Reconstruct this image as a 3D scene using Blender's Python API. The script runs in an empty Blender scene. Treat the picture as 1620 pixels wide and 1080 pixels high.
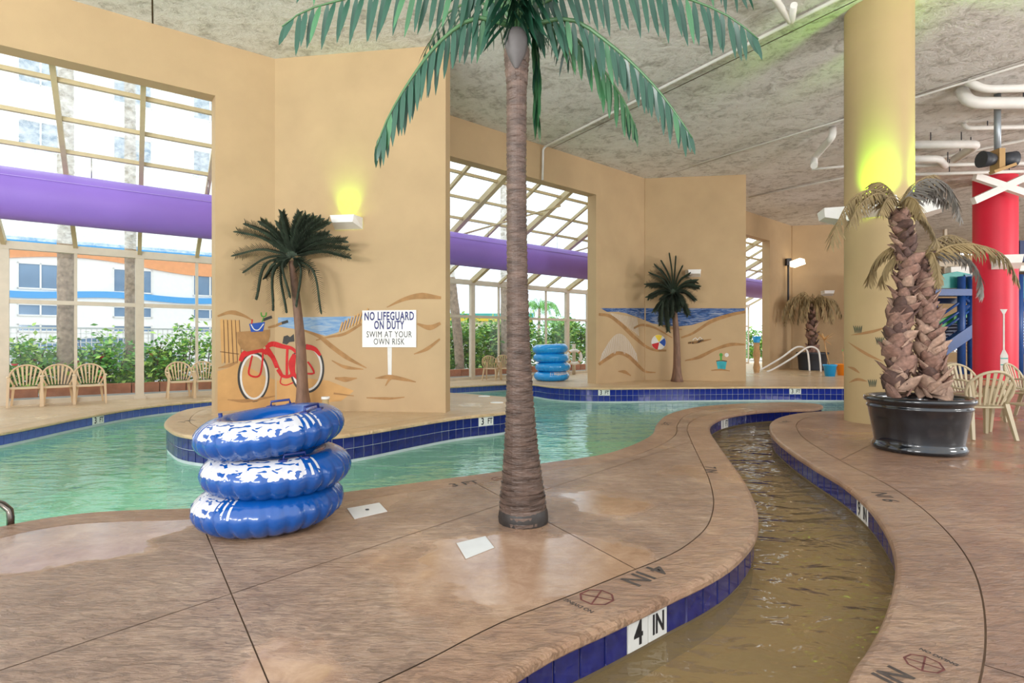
import bpy, bmesh, math, random
from mathutils import Vector, Matrix
from mathutils.geometry import tessellate_polygon

random.seed(7)
S = bpy.context.scene
COL = S.collection
V = Vector
PI = math.pi

# ------------------------------------------------------------------ camera
CH = 1.25                      # eye height above the main deck
FPX, CXP, HZ = 900.0, 810.0, 538.0
cam_d = bpy.data.cameras.new('camera')
cam_d.sensor_width = 36.0
cam_d.lens = 20.0
cam_d.shift_y = -2.0 / 1620.0
cam_d.clip_start = 0.05
cam_d.clip_end = 400
cam = bpy.data.objects.new('camera', cam_d)
COL.objects.link(cam)
cam.location = (0, 0, CH)
cam.rotation_euler = (PI / 2, 0, 0)
S.camera = cam

# ------------------------------------------------------------------ world, light, exposure
W = bpy.data.worlds.new('overcast_sky')
S.world = W
W.use_nodes = True
wn = W.node_tree
wn.nodes.clear()
_o = wn.nodes.new('ShaderNodeOutputWorld')
_b = wn.nodes.new('ShaderNodeBackground')
_tc = wn.nodes.new('ShaderNodeTexCoord')
_nz = wn.nodes.new('ShaderNodeTexNoise')
_nz.inputs['Scale'].default_value = 2.2
_nz.inputs['Detail'].default_value = 5
_rp = wn.nodes.new('ShaderNodeValToRGB')
_rp.color_ramp.elements[0].position = 0.35
_rp.color_ramp.elements[0].color = (0.74, 0.86, 1.0, 1)
_rp.color_ramp.elements[1].position = 0.62
_rp.color_ramp.elements[1].color = (1.0, 0.985, 0.95, 1)
wn.links.new(_tc.outputs['Generated'], _nz.inputs['Vector'])
wn.links.new(_nz.outputs['Fac'], _rp.inputs['Fac'])
wn.links.new(_rp.outputs['Color'], _b.inputs['Color'])
_b.inputs['Strength'].default_value = 1.55
wn.links.new(_b.outputs['Background'], _o.inputs['Surface'])

S.view_settings.view_transform = 'Standard'
S.view_settings.look = 'None'
S.view_settings.gamma = 1.0
S.view_settings.use_curve_mapping = False
S.view_settings.exposure = 0.47
sun_d = bpy.data.lights.new('hazy_sun', 'SUN')
sun_d.energy = 1.3
sun_d.angle = math.radians(18)
sun_d.color = (1.0, 0.93, 0.82)
sun = bpy.data.objects.new('hazy_sun', sun_d)
COL.objects.link(sun)
sun.rotation_euler = V((.55, -.42, -.75)).to_track_quat('-Z', 'Y').to_euler()
# added area lights without fixtures, out of view, to brighten ceiling and interior
for k_, (x_, y_, z_, w_, pw_) in enumerate(((-7.5, -2.0, 2.6, 3.0, 560), (-3.0, -3.6, 2.6, 3.0, 600), (12.0, 1.0, 2.6, 3.0, 640), (24.0, 9.0, 2.6, 3.0, 900))):
    ld = bpy.data.lights.new('added_uplight', 'AREA')
    ld.shape = 'RECTANGLE'
    ld.size, ld.size_y = w_, 1.2
    ld.energy = pw_
    ld.color = (1.0, 0.98, 0.96)
    lo = bpy.data.objects.new('added_uplight', ld)
    COL.objects.link(lo)
    lo.location = (x_, y_, z_)
    lo.rotation_euler = V((-.15 * (x_ - 2) / 10, .75, 1.0)).to_track_quat('-Z', 'Y').to_euler()
S.cycles.use_denoising = True
S.cycles.max_bounces = 10
S.cycles.diffuse_bounces = 5
S.cycles.transparent_max_bounces = 24


# ------------------------------------------------------------------ helpers
def fl(px, py, z=0.0):
    """point of the horizontal plane z that lies in direction (px, py)"""
    y = (CH - z) * FPX / (py - HZ)
    return V(((px - CXP) / FPX * y, y, z))


def at(px, py, y):
    return V(((px - CXP) / FPX * y, y, CH - (py - HZ) / FPX * y))


def proj(p):
    if p.y < 0.2:
        return None
    return CXP + FPX * p.x / p.y, HZ + FPX * (CH - p.z) / p.y


def lin(h):
    if isinstance(h, str):
        c = [int(h[i:i + 2], 16) / 255 for i in (0, 2, 4)]
    else:
        c = [x / 255 for x in h]
    return tuple(x / 12.92 if x <= 0.04045 else ((x + 0.055) / 1.055) ** 2.4 for x in c) + (1.0,)


class MB:
    def __init__(s):
        s.v, s.f, s.m, s.s = [], [], [], []

    def add(s, vs, fs, m=0, smooth=False):
        b = len(s.v)
        s.v += [tuple(v) for v in vs]
        for f in fs:
            s.f.append([b + i for i in f])
            s.m.append(m)
            s.s.append(smooth)
        return s

    def box(s, c, size, R=None, m=0):
        c = V(c)
        x, y, z = (a / 2 for a in size)
        vs = [V((i * x, j * y, k * z)) for k in (-1, 1) for j in (-1, 1) for i in (-1, 1)]
        if R is not None:
            vs = [R @ v for v in vs]
        return s.add([v + c for v in vs], [(0, 2, 3, 1), (4, 5, 7, 6), (0, 1, 5, 4), (2, 6, 7, 3), (0, 4, 6, 2), (1, 3, 7, 5)], m)

    def bar(s, a, b, w, h, up=(0, 0, 1), m=0, w2=None, h2=None):
        a, b, up = V(a), V(b), V(up)
        d = (b - a).normalized()
        if abs(d.dot(up)) > 0.99:
            up = V((0, 1, 0))
        x = d.cross(up).normalized()
        u = x.cross(d).normalized()
        vs = []
        for p, ww, hh in ((a, w, h), (b, w2 or w, h2 or h)):
            for i, j in ((-1, -1), (1, -1), (1, 1), (-1, 1)):
                vs.append(p + x * (i * ww / 2) + u * (j * hh / 2))
        return s.add(vs, [(0, 1, 2, 3), (7, 6, 5, 4), (0, 4, 5, 1), (1, 5, 6, 2), (2, 6, 7, 3), (3, 7, 4, 0)], m)

    def tube(s, path, r, n=8, m=0, closed=False, cap=True, flat=1.0):
        path = [V(p) for p in path]
        k = len(path)
        rs = r if isinstance(r, (list, tuple)) else [r] * k
        vs = []
        ref = None
        for i, p in enumerate(path):
            if closed:
                t = path[(i + 1) % k] - path[i - 1]
            else:
                t = path[min(i + 1, k - 1)] - path[max(i - 1, 0)]
            t.normalize()
            if ref is None:
                ref = V((0, 0, 1)) if abs(t.z) < 0.9 else V((1, 0, 0))
            x = t.cross(ref)
            if x.length < 1e-4:
                x = t.orthogonal()
            x.normalize()
            y = x.cross(t).normalized()
            ref = y
            for j in range(n):
                a = 2 * PI * j / n
                vs.append(p + x * (math.cos(a) * rs[i]) + y * (math.sin(a) * rs[i] * flat))
        fs = []
        for i in range(k if closed else k - 1):
            i2 = (i + 1) % k
            for j in range(n):
                j2 = (j + 1) % n
                fs.append((i * n + j, i * n + j2, i2 * n + j2, i2 * n + j))
        s.add(vs, fs, m, True)
        if cap and not closed:
            b = len(s.v) - k * n
            s.f.append([b + j for j in reversed(range(n))]); s.m.append(m); s.s.append(False)
            s.f.append([b + (k - 1) * n + j for j in range(n)]); s.m.append(m); s.s.append(False)
        return s

    def lathe(s, prof, n=32, c=(0, 0, 0), m=0, sx=1.0, sy=1.0, smooth=True):
        c = V(c)
        vs = []
        for r, z in prof:
            for j in range(n):
                a = 2 * PI * j / n
                vs.append(c + V((math.cos(a) * r * sx, math.sin(a) * r * sy, z)))
        fs = []
        for i in range(len(prof) - 1):
            for j in range(n):
                j2 = (j + 1) % n
                fs.append((i * n + j, i * n + j2, (i + 1) * n + j2, (i + 1) * n + j))
        return s.add(vs, fs, m, smooth)

    def poly(s, pts, m=0):
        """flat filled outline"""
        pts = [V(p) for p in pts]
        return s.add(pts, [tuple(t) for t in tessellate_polygon([pts])], m)

    def prism(s, pts, z0, z1, m=0, mside=None):
        n = len(pts)
        ms = m if mside is None else mside
        a = [V((p[0], p[1], z0)) for p in pts]
        b = [V((p[0], p[1], z1)) for p in pts]
        tri = tessellate_polygon([b])
        s.add(b, [tuple(t) for t in tri], m)
        s.add(a, [tuple(reversed(t)) for t in tri], ms)
        s.add(a + b, [(i, (i + 1) % n, n + (i + 1) % n, n + i) for i in range(n)], ms)
        return s

    def plate(s, q, th, m=0):
        """thin slab on 4 corner points"""
        q = [V(p) for p in q]
        nrm = (q[1] - q[0]).cross(q[3] - q[0]).normalized() * th
        return s.add(q + [p + nrm for p in q], [(3, 2, 1, 0), (4, 5, 6, 7), (0, 1, 5, 4), (1, 2, 6, 5), (2, 3, 7, 6), (3, 0, 4, 7)], m)

    def extrude(s, pts, off, m=0):
        """outline of 3-D points swept by vector off"""
        pts = [V(p) for p in pts]
        off = V(off)
        n = len(pts)
        tri = tessellate_polygon([pts])
        s.add(pts, [tuple(t) for t in tri], m)
        s.add([p + off for p in pts], [tuple(reversed(t)) for t in tri], m)
        s.add(pts + [p + off for p in pts], [(i, (i + 1) % n, n + (i + 1) % n, n + i) for i in range(n)], m)
        return s

    def mesh(s, name, mats):
        me = bpy.data.meshes.new(name)
        me.from_pydata(s.v, [], s.f)
        mats = mats if isinstance(mats, (list, tuple)) else [mats]
        for mm in mats:
            me.materials.append(mm)
        me.polygons.foreach_set('material_index', s.m)
        me.polygons.foreach_set('use_smooth', s.s)
        me.update()
        bm = bmesh.new()
        bm.from_mesh(me)
        bmesh.ops.recalc_face_normals(bm, faces=bm.faces)
        bm.to_mesh(me)
        bm.free()
        return me

    def build(s, name, mats, parent=None, local=False):
        return link(name, s.mesh(name, mats), parent, local)


def link(name, data, parent=None, local=False):
    o = bpy.data.objects.new(name, data)
    COL.objects.link(o)
    if parent is not None:
        o.parent = parent
        if not local:
            o.matrix_parent_inverse = WM[parent.name].inverted()
            WM[o.name] = Matrix()
        else:
            WM[o.name] = WM[parent.name].copy()
    else:
        WM[o.name] = Matrix()
    return o


WM = {}


def thing(name, label, cat, loc=(0, 0, 0), rz=0.0, group=None):
    o = bpy.data.objects.new(name, None)
    COL.objects.link(o)
    o.empty_display_size = 0.1
    o.location = loc
    o.rotation_euler = (0, 0, rz)
    WM[o.name] = Matrix.Translation(V(loc)) @ Matrix.Rotation(rz, 4, 'Z')
    return tag(o, label, cat, group)


def tag(o, label, cat=None, group=None, kind=None):
    if label:
        o['label'] = label
    if cat:
        o['category'] = cat
    if group:
        o['group'] = group
    if kind:
        o['kind'] = kind
    return o


def struct(o, label=None):
    o['kind'] = 'structure'
    if label:
        o['label'] = label
    return o


def kids(o):
    return [c for c in COL.objects if c.parent == o]


def copy_tree(o, parent=None):
    c = o.copy()
    COL.objects.link(c)
    if parent is not None:
        c.parent = parent
    for ch in KIDS(o):
        copy_tree(ch, c)
    return c


def KIDS(o):
    return list(o.children)


def crom(pts, step=0.15, closed=False):
    """smooth curve through points"""
    pts = [V(p) for p in pts]
    n = len(pts)
    out = []
    for i in range(n if closed else n - 1):
        p1, p2 = pts[i], pts[(i + 1) % n]
        p0 = pts[i - 1] if (closed or i > 0) else p1 * 2 - p2
        p3 = pts[(i + 2) % n] if (closed or i + 2 < n) else p2 * 2 - p1
        k = max(1, int((p2 - p1).length / step))
        t0 = 0.0
        t1 = t0 + max(1e-6, (p1 - p0).length ** 0.5)
        t2 = t1 + max(1e-6, (p2 - p1).length ** 0.5)
        t3 = t2 + max(1e-6, (p3 - p2).length ** 0.5)
        for j in range(k):
            t = t1 + (t2 - t1) * j / k
            a1 = p0 * ((t1 - t) / (t1 - t0)) + p1 * ((t - t0) / (t1 - t0))
            a2 = p1 * ((t2 - t) / (t2 - t1)) + p2 * ((t - t1) / (t2 - t1))
            a3 = p2 * ((t3 - t) / (t3 - t2)) + p3 * ((t - t2) / (t3 - t2))
            b1 = a1 * ((t2 - t) / (t2 - t0)) + a2 * ((t - t0) / (t2 - t0))
            b2 = a2 * ((t3 - t) / (t3 - t1)) + a3 * ((t - t1) / (t3 - t1))
            out.append(b1 * ((t2 - t) / (t2 - t1)) + b2 * ((t - t1) / (t2 - t1)))
    if not closed:
        out.append(pts[-1])
    return out


def resample(path, n):
    d = [0.0]
    for a, b in zip(path, path[1:]):
        d.append(d[-1] + (b - a).length)
    out = []
    j = 0
    for i in range(n):
        t = d[-1] * i / (n - 1)
        while j < len(d) - 2 and d[j + 1] < t:
            j += 1
        w = (t - d[j]) / max(1e-9, d[j + 1] - d[j])
        out.append(path[j].lerp(path[j + 1], min(1, w)))
    return out


def text(name, body, size, M, mat, parent, depth=0.001, align='CENTER', bold=0.0, xs=1.0, fit=None):
    cu = bpy.data.curves.new(name, 'FONT')
    cu.body = body
    cu.size = size
    cu.align_x = align
    cu.align_y = 'CENTER'
    cu.extrude = depth
    cu.offset = bold
    cu.resolution_u = 3
    cu.space_character = 1.12 if fit else 1.0
    tmp = bpy.data.objects.new('tmp_text', cu)
    COL.objects.link(tmp)
    dg = bpy.context.evaluated_depsgraph_get()
    me = bpy.data.meshes.new_from_object(tmp.evaluated_get(dg))
    bpy.data.objects.remove(tmp)
    if fit:
        ex = [v.co.x for v in me.vertices]
        xs = fit / (max(ex) - min(ex))
    me.transform(Matrix.Diagonal((xs, 1, 1, 1)))
    me.transform(M)
    me.materials.clear()
    me.materials.append(mat)
    me.name = name
    return link(name, me, parent)


def frame(o, x, y):
    """matrix with local x, y axes"""
    x = V(x).normalized()
    y = V(y)
    y = (y - x * y.dot(x)).normalized()
    z = x.cross(y)
    return Matrix(((x.x, y.x, z.x, o[0]), (x.y, y.y, z.y, o[1]), (x.z, y.z, z.z, o[2]), (0, 0, 0, 1)))


# ------------------------------------------------------------------ materials
def nodes(name):
    m = bpy.data.materials.new(name)
    m.use_nodes = True
    nt = m.node_tree
    return m, nt, nt.nodes['Principled BSDF']


def nd(nt, kind, **kw):
    n = nt.nodes.new(kind)
    for k, v in kw.items():
        if k in n.inputs:
            n.inputs[k].default_value = v
        else:
            setattr(n, k, v)
    return n


def math_n(nt, op, a, b=None, clamp=False):
    n = nt.nodes.new('ShaderNodeMath')
    n.operation = op
    n.use_clamp = clamp
    for i, x in enumerate((a, b)):
        if x is None:
            continue
        if isinstance(x, (int, float)):
            n.inputs[i].default_value = x
        else:
            nt.links.new(x, n.inputs[i])
    return n.outputs[0]


def mixc(nt, fac, a, b):
    n = nt.nodes.new('ShaderNodeMix')
    n.data_type = 'RGBA'
    for s, x in ((0, fac), (6, a), (7, b)):
        if isinstance(x, (int, float)):
            n.inputs[s].default_value = x
        elif isinstance(x, tuple):
            n.inputs[s].default_value = x
        else:
            nt.links.new(x, n.inputs[s])
    return n.outputs[2]


def ramp(nt, fac, stops):
    r = nt.nodes.new('ShaderNodeValToRGB')
    e = r.color_ramp.elements
    while len(e) < len(stops):
        e.new(0.5)
    for i, (p, c) in enumerate(stops):
        e[i].position = p
        e[i].color = c if len(c) == 4 else tuple(c) + (1,)
    nt.links.new(fac, r.inputs['Fac'])
    return r.outputs['Color']


def coords(nt, kind='Object', scale=(1, 1, 1), rot=(0, 0, 0)):
    tc = nt.nodes.new('ShaderNodeTexCoord')
    mp = nt.nodes.new('ShaderNodeMapping')
    mp.inputs['Scale'].default_value = scale
    mp.inputs['Rotation'].default_value = rot
    nt.links.new(tc.outputs[kind], mp.inputs['Vector'])
    return mp.outputs['Vector']


def noise(nt, vec, scale, detail=4, rough=0.55, dist=0.0):
    n = nd(nt, 'ShaderNodeTexNoise', Scale=scale, Detail=detail, Roughness=rough, Distortion=dist)
    nt.links.new(vec, n.inputs['Vector'])
    return n.outputs['Fac']


def bump(nt, h, strength, dist, base=None):
    b = nd(nt, 'ShaderNodeBump', Strength=strength, Distance=dist)
    nt.links.new(h, b.inputs['Height'])
    if base is not None:
        nt.links.new(base, b.inputs['Normal'])
    return b.outputs['Normal']


def mat(name, col, rough=0.5, var=0.0, vs=6.0, bmp=0.0, bs=40.0, bd=0.01, metal=0.0, spec=0.5, emit=0.0, scale=(1, 1, 1), coat=0.0):
    m, nt, p = nodes(name)
    c = lin(col)
    p.inputs['Roughness'].default_value = rough
    p.inputs['Metallic'].default_value = metal
    p.inputs['Specular IOR Level'].default_value = spec
    p.inputs['Coat Weight'].default_value = coat
    p.inputs['Base Color'].default_value = c
    if emit:
        p.inputs['Emission Color'].default_value = c
        p.inputs['Emission Strength'].default_value = emit
    if var or bmp:
        vec = coords(nt, 'Object', scale)
    if var:
        f = noise(nt, vec, vs, 5)
        lo = tuple(max(0, x * (1 - var)) for x in c[:3]) + (1,)
        hi = tuple(min(1, x * (1 + var)) for x in c[:3]) + (1,)
        nt.links.new(ramp(nt, f, [(0.3, lo), (0.7, hi)]), p.inputs['Base Color'])
    if bmp:
        f = noise(nt, vec, bs, 4)
        nt.links.new(bump(nt, f, bmp, bd), p.inputs['Normal'])
    return m


def deck_material(name, c_lo, c_hi, wet_lo, wet_hi, pools=()):
    m, nt, p = nodes(name)
    vec = coords(nt, 'Object', (1.0, 2.6, 1.0), (0, 0, 0.32))
    vec0 = coords(nt)
    slate = noise(nt, vec, 2.0, 12, 0.68, 0.2)
    fine = noise(nt, vec, 12.0, 8, 0.7, 0.1)
    ter = math_n(nt, 'MULTIPLY', slate, 9.0)
    fr_ = math_n(nt, 'FRACT', ter)
    ledge = math_n(nt, 'MULTIPLY', math_n(nt, 'ADD', math_n(nt, 'FLOOR', ter), math_n(nt, 'POWER', fr_, 6.0)), 1 / 9.0)
    big = noise(nt, vec0, 0.55, 3, 0.5)
    tone = math_n(nt, 'ADD', math_n(nt, 'MULTIPLY', noise(nt, vec0, 1.1, 6, 0.6, 0.3), 0.65), math_n(nt, 'MULTIPLY', noise(nt, vec0, 8.0, 8, 0.7, 0.6), 0.35))
    c1 = ramp(nt, tone, [(0.34, lin(c_lo)), (0.5, lin([(a + b) / 2 for a, b in zip(c_lo, c_hi)])), (0.66, lin(c_hi))])
    c2 = mixc(nt, math_n(nt, 'MULTIPLY', big, 0.45), c1, lin([c_lo[0] * 1.0, c_lo[1] * 0.92, c_lo[2] * 0.85]))
    nt.links.new(c2, p.inputs['Base Color'])
    wetn = noise(nt, vec0, 0.62, 3, 0.5, 0.3)
    wr = nt.nodes.new('ShaderNodeMapRange')
    wr.inputs['From Min'].default_value = wet_lo
    wr.inputs['From Max'].default_value = wet_hi
    nt.links.new(wetn, wr.inputs['Value'])
    wet = wr.outputs['Result']
    if pools:
        wob = nt.nodes.new('ShaderNodeVectorMath')
        wob.operation = 'MULTIPLY_ADD'
        nzc = nd(nt, 'ShaderNodeTexNoise', Scale=2.2, Detail=4.0)
        nt.links.new(vec0, nzc.inputs['Vector'])
        nt.links.new(nzc.outputs['Color'], wob.inputs[0])
        wob.inputs[1].default_value = (0.9, 0.9, 0)
        nt.links.new(vec0, wob.inputs[2])
        for px_, py_, rad_ in pools:
            dn = nt.nodes.new('ShaderNodeVectorMath')
            dn.operation = 'DISTANCE'
            nt.links.new(wob.outputs[0], dn.inputs[0])
            dn.inputs[1].default_value = (px_ + .45, py_ + .45, 0)
            g = math_n(nt, 'MULTIPLY', math_n(nt, 'SUBTRACT', rad_, dn.outputs['Value']), 9.0, True)
            wet = math_n(nt, 'MAXIMUM', wet, g)
    rr = nt.nodes.new('ShaderNodeMapRange')
    rr.inputs['To Min'].default_value = 0.30
    rr.inputs['To Max'].default_value = 0.05
    nt.links.new(wet, rr.inputs['Value'])
    ro = math_n(nt, 'ADD', rr.outputs['Result'], math_n(nt, 'MULTIPLY', fine, 0.12))
    nt.links.new(ro, p.inputs['Roughness'])
    h = math_n(nt, 'ADD', math_n(nt, 'ADD', math_n(nt, 'MULTIPLY', slate, 0.5), ledge), math_n(nt, 'MULTIPLY', fine, 0.3))
    dry = math_n(nt, 'SUBTRACT', 1.0, math_n(nt, 'MULTIPLY', wet, 0.93))
    b = nd(nt, 'ShaderNodeBump', Distance=0.11)
    nt.links.new(math_n(nt, 'MULTIPLY', dry, 0.9), b.inputs['Strength'])
    nt.links.new(h, b.inputs['Height'])
    nt.links.new(b.outputs['Normal'], p.inputs['Normal'])
    p.inputs['Specular IOR Level'].default_value = 0.6
    p.inputs['Coat Weight'].default_value = 0.55
    p.inputs['Coat Roughness'].default_value = 0.1
    nt.links.new(b.outputs['Normal'], p.inputs['Coat Normal'])
    return m


def ceiling_material():
    m, nt, p = nodes('sprayed_ceiling')
    vec = coords(nt)
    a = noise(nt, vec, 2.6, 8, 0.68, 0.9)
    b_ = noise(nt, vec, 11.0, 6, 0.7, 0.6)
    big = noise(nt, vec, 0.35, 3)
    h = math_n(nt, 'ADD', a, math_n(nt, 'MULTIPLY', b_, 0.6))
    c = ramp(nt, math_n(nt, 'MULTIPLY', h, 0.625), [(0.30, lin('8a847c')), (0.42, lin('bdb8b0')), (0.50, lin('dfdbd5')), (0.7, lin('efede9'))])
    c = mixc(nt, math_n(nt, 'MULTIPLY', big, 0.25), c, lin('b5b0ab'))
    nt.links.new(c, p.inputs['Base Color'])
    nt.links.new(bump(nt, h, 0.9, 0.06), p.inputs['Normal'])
    p.inputs['Roughness'].default_value = 0.9
    return m


def schlick(nt, f0, gain, nrm=None):
    lw = nd(nt, 'ShaderNodeLayerWeight', Blend=0.5)
    if nrm is not None:
        nt.links.new(nrm, lw.inputs['Normal'])
    f5 = math_n(nt, 'POWER', lw.outputs['Facing'], 5.0)
    return math_n(nt, 'ADD', f0, math_n(nt, 'MULTIPLY', f5, gain), True)


def water_material(name, tint, body, mix, bs, bstr, bscale, rough=0.015):
    m = bpy.data.materials.new(name)
    m.use_nodes = True
    nt = m.node_tree
    nt.nodes.clear()
    out = nd(nt, 'ShaderNodeOutputMaterial')
    vec = coords(nt, 'Object', bscale)
    h = math_n(nt, 'ADD', noise(nt, vec, bs, 3, 0.5, 0.6), math_n(nt, 'MULTIPLY', noise(nt, vec, bs * 3.1, 2, 0.5, 0.3), 0.3))
    nrm = bump(nt, h, bstr, 0.1)
    tr = nd(nt, 'ShaderNodeBsdfTransparent', Color=lin(tint))
    df = nd(nt, 'ShaderNodeBsdfDiffuse', Color=lin(body))
    gl = nd(nt, 'ShaderNodeBsdfGlossy', Roughness=rough)
    nt.links.new(nrm, gl.inputs['Normal'])
    fac = schlick(nt, 0.04, 0.85, nrm)
    m1 = nd(nt, 'ShaderNodeMixShader')
    m1.inputs[0].default_value = mix
    nt.links.new(tr.outputs[0], m1.inputs[1])
    nt.links.new(df.outputs[0], m1.inputs[2])
    m2 = nd(nt, 'ShaderNodeMixShader')
    nt.links.new(fac, m2.inputs[0])
    nt.links.new(m1.outputs[0], m2.inputs[1])
    nt.links.new(gl.outputs[0], m2.inputs[2])
    nt.links.new(m2.outputs[0], out.inputs['Surface'])
    return m


def glass_material(name, tint, haze, hazecol, streak=False):
    m = bpy.data.materials.new(name)
    m.use_nodes = True
    nt = m.node_tree
    nt.nodes.clear()
    out = nd(nt, 'ShaderNodeOutputMaterial')
    tr = nd(nt, 'ShaderNodeBsdfTransparent', Color=lin(tint))
    tl = nd(nt, 'ShaderNodeBsdfTranslucent', Color=lin(hazecol))
    gl = nd(nt, 'ShaderNodeBsdfGlossy', Roughness=0.03)
    fac = schlick(nt, 0.03, 0.4)
    m1 = nd(nt, 'ShaderNodeMixShader')
    m1.inputs[0].default_value = haze
    if streak:
        vec = coords(nt, 'Object', (3.0, 3.0, 0.5))
        f = noise(nt, vec, 2.5, 5, 0.6, 0.3)
        mr = nt.nodes.new('ShaderNodeMapRange')
        mr.inputs['From Min'].default_value = 0.3
        mr.inputs['From Max'].default_value = 0.7
        mr.inputs['To Min'].default_value = haze - 0.2
        mr.inputs['To Max'].default_value = haze + 0.2
        nt.links.new(f, mr.inputs['Value'])
        nt.links.new(mr.outputs[0], m1.inputs[0])
    nt.links.new(tr.outputs[0], m1.inputs[1])
    nt.links.new(tl.outputs[0], m1.inputs[2])
    m2 = nd(nt, 'ShaderNodeMixShader')
    nt.links.new(fac, m2.inputs[0])
    nt.links.new(m1.outputs[0], m2.inputs[1])
    nt.links.new(gl.outputs[0], m2.inputs[2])
    nt.links.new(m2.outputs[0], out.inputs['Surface'])
    return m


def tube_material(name, blue, a0, a1, amin_z):
    """vinyl ring: blue with a printed white wave panel on its upper side"""
    m, nt, p = nodes(name)
    tc = nt.nodes.new('ShaderNodeTexCoord')
    sx = nt.nodes.new('ShaderNodeSeparateXYZ')
    nt.links.new(tc.outputs['Object'], sx.inputs[0])
    ang = math_n(nt, 'ARCTAN2', sx.outputs[1], sx.outputs[0])
    rad = math_n(nt, 'SQRT', math_n(nt, 'ADD', math_n(nt, 'MULTIPLY', sx.outputs[0], sx.outputs[0]), math_n(nt, 'MULTIPLY', sx.outputs[1], sx.outputs[1])))
    cmb = nt.nodes.new('ShaderNodeCombineXYZ')
    nt.links.new(math_n(nt, 'MULTIPLY', ang, 3.6), cmb.inputs[0])
    nt.links.new(math_n(nt, 'MULTIPLY', rad, 26.0), cmb.inputs[1])
    sq = noise(nt, cmb.outputs[0], 1.7, 1, 0.4, 0.5)
    line = math_n(nt, 'LESS_THAN', sq, 0.415)
    edge = noise(nt, cmb.outputs[0], 2.2, 2, 0.5)
    lim = math_n(nt, 'ADD', amin_z, math_n(nt, 'MULTIPLY', math_n(nt, 'SUBTRACT', edge, 0.5), 0.07))
    up = math_n(nt, 'GREATER_THAN', sx.outputs[2], lim)
    mid, half = (a0 + a1) / 2, (a1 - a0) / 2
    # angular distance to the panel centre, wrapped
    dlt = math_n(nt, 'WRAP', math_n(nt, 'SUBTRACT', ang, mid), -PI)
    nt.nodes[-1].inputs[1].default_value = PI
    nt.nodes[-1].inputs[2].default_value = -PI
    ad = math_n(nt, 'ABSOLUTE', dlt)
    inside = math_n(nt, 'LESS_THAN', ad, half)
    fringe = math_n(nt, 'MULTIPLY', math_n(nt, 'LESS_THAN', ad, half + 0.28), math_n(nt, 'GREATER_THAN', math_n(nt, 'SINE', math_n(nt, 'MULTIPLY', ang, 62.0)), 0.35))
    wm = math_n(nt, 'MULTIPLY', up, math_n(nt, 'MAXIMUM', inside, fringe))
    wm = math_n(nt, 'MULTIPLY', wm, math_n(nt, 'SUBTRACT', 1.0, line))
    nt.links.new(mixc(nt, wm, lin(blue), lin('c9c8cb')), p.inputs['Base Color'])
    p.inputs['Roughness'].default_value = 0.22
    p.inputs['Coat Weight'].default_value = 0.4
    p.inputs['Coat Roughness'].default_value = 0.08
    return m


M = {}
M['wall'] = mat('tan_stucco', 'b99d77', 0.85, var=0.06, vs=1.2, bmp=0.25, bs=60, bd=0.004)
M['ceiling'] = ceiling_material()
M['deck'] = deck_material('stamped_concrete', (140, 106, 82), (224, 192, 162), 0.50, 0.60, [tuple(fl(x_, y_).xy) + (r_,) for x_, y_, r_ in ((850, 890, .62), (730, 880, .40), (90, 850, .75), (960, 800, .35), (445, 1050, .22), (200, 835, .5))])
M['deck_dry'] = deck_material('stamped_concrete_right', (146, 104, 78), (218, 176, 140), 0.56, 0.66, [tuple(fl(1560, 735).xy) + (.42,)])
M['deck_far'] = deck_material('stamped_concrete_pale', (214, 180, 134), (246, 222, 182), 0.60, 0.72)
M['coping'] = deck_material('coping_concrete', (156, 116, 88), (218, 180, 144), 0.60, 0.72)
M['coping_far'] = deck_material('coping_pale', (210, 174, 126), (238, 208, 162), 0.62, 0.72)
M['joint'] = mat('joint_brown', '9c8068', 0.9)  # plain brown backing that shows in the joint gaps
M['plaster'] = mat('grout_plaster', 'b9c2c4', 0.7, var=0.08)
M['stream_wall'] = mat('stream_wall', '6e5f45', 0.7, var=0.15)
M['basin'] = mat('pool_basin', 'b4e6cc', 0.6, var=0.08, vs=1.0)
M['stream_bed'] = mat('stream_bed', 'bfa478', 0.7, var=0.25, vs=2.0, bmp=0.4, bs=8)
M['tile'] = mat('cobalt_tile', '161f62', 0.12, var=0.45, vs=9.0, coat=0.3)
M['tile_far'] = mat('cobalt_tile_far', '1b2a80', 0.12, var=0.35, vs=5.0, coat=0.3)
M['tile_pale'] = mat('faded_tile', '46569c', 0.2, var=0.3, vs=5.0)
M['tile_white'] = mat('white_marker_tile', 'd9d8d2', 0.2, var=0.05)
M['ink'] = mat('black_ink', '1b1b20', 0.5)
M['ink_worn'] = mat('worn_stencil', '4c423c', 0.7, var=0.4, vs=30)
M['pool'] = water_material('pool_water', 'd2f8e4', '9cdcba', 0.42, 1.3, 0.30, (1.0, 2.2, 1.0))
M['stream'] = water_material('stream_water', 'dccdaa', 'a8926a', 0.42, 1.7, 0.8, (1.0, 1.6, 1.0))
M['glass'] = glass_material('window_glass', 'f4fbff', 0.02, 'ffffff')
M['roofglass'] = glass_material('milky_roof_glass', 'e6f4f2', 0.33, 'f4f8f6', True)
M['frame'] = mat('cream_aluminium', 'cfc2ac', 0.45, var=0.05)
M['frame_roof'] = mat('tan_aluminium', 'bfae8a', 0.5, var=0.06)
M['purple'] = mat('purple_duct_fabric', '8d6cc8', 0.55, var=0.06, vs=0.8, bmp=0.1, bs=4, bd=0.03)
M['seam'] = mat('duct_seam', 'a78fd6', 0.6)
M['chair'] = mat('beige_resin', 'd0b48e', 0.4, var=0.04)
M['chair_r'] = mat('beige_resin_grey', 'b9aa8a', 0.4, var=0.04)
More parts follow.
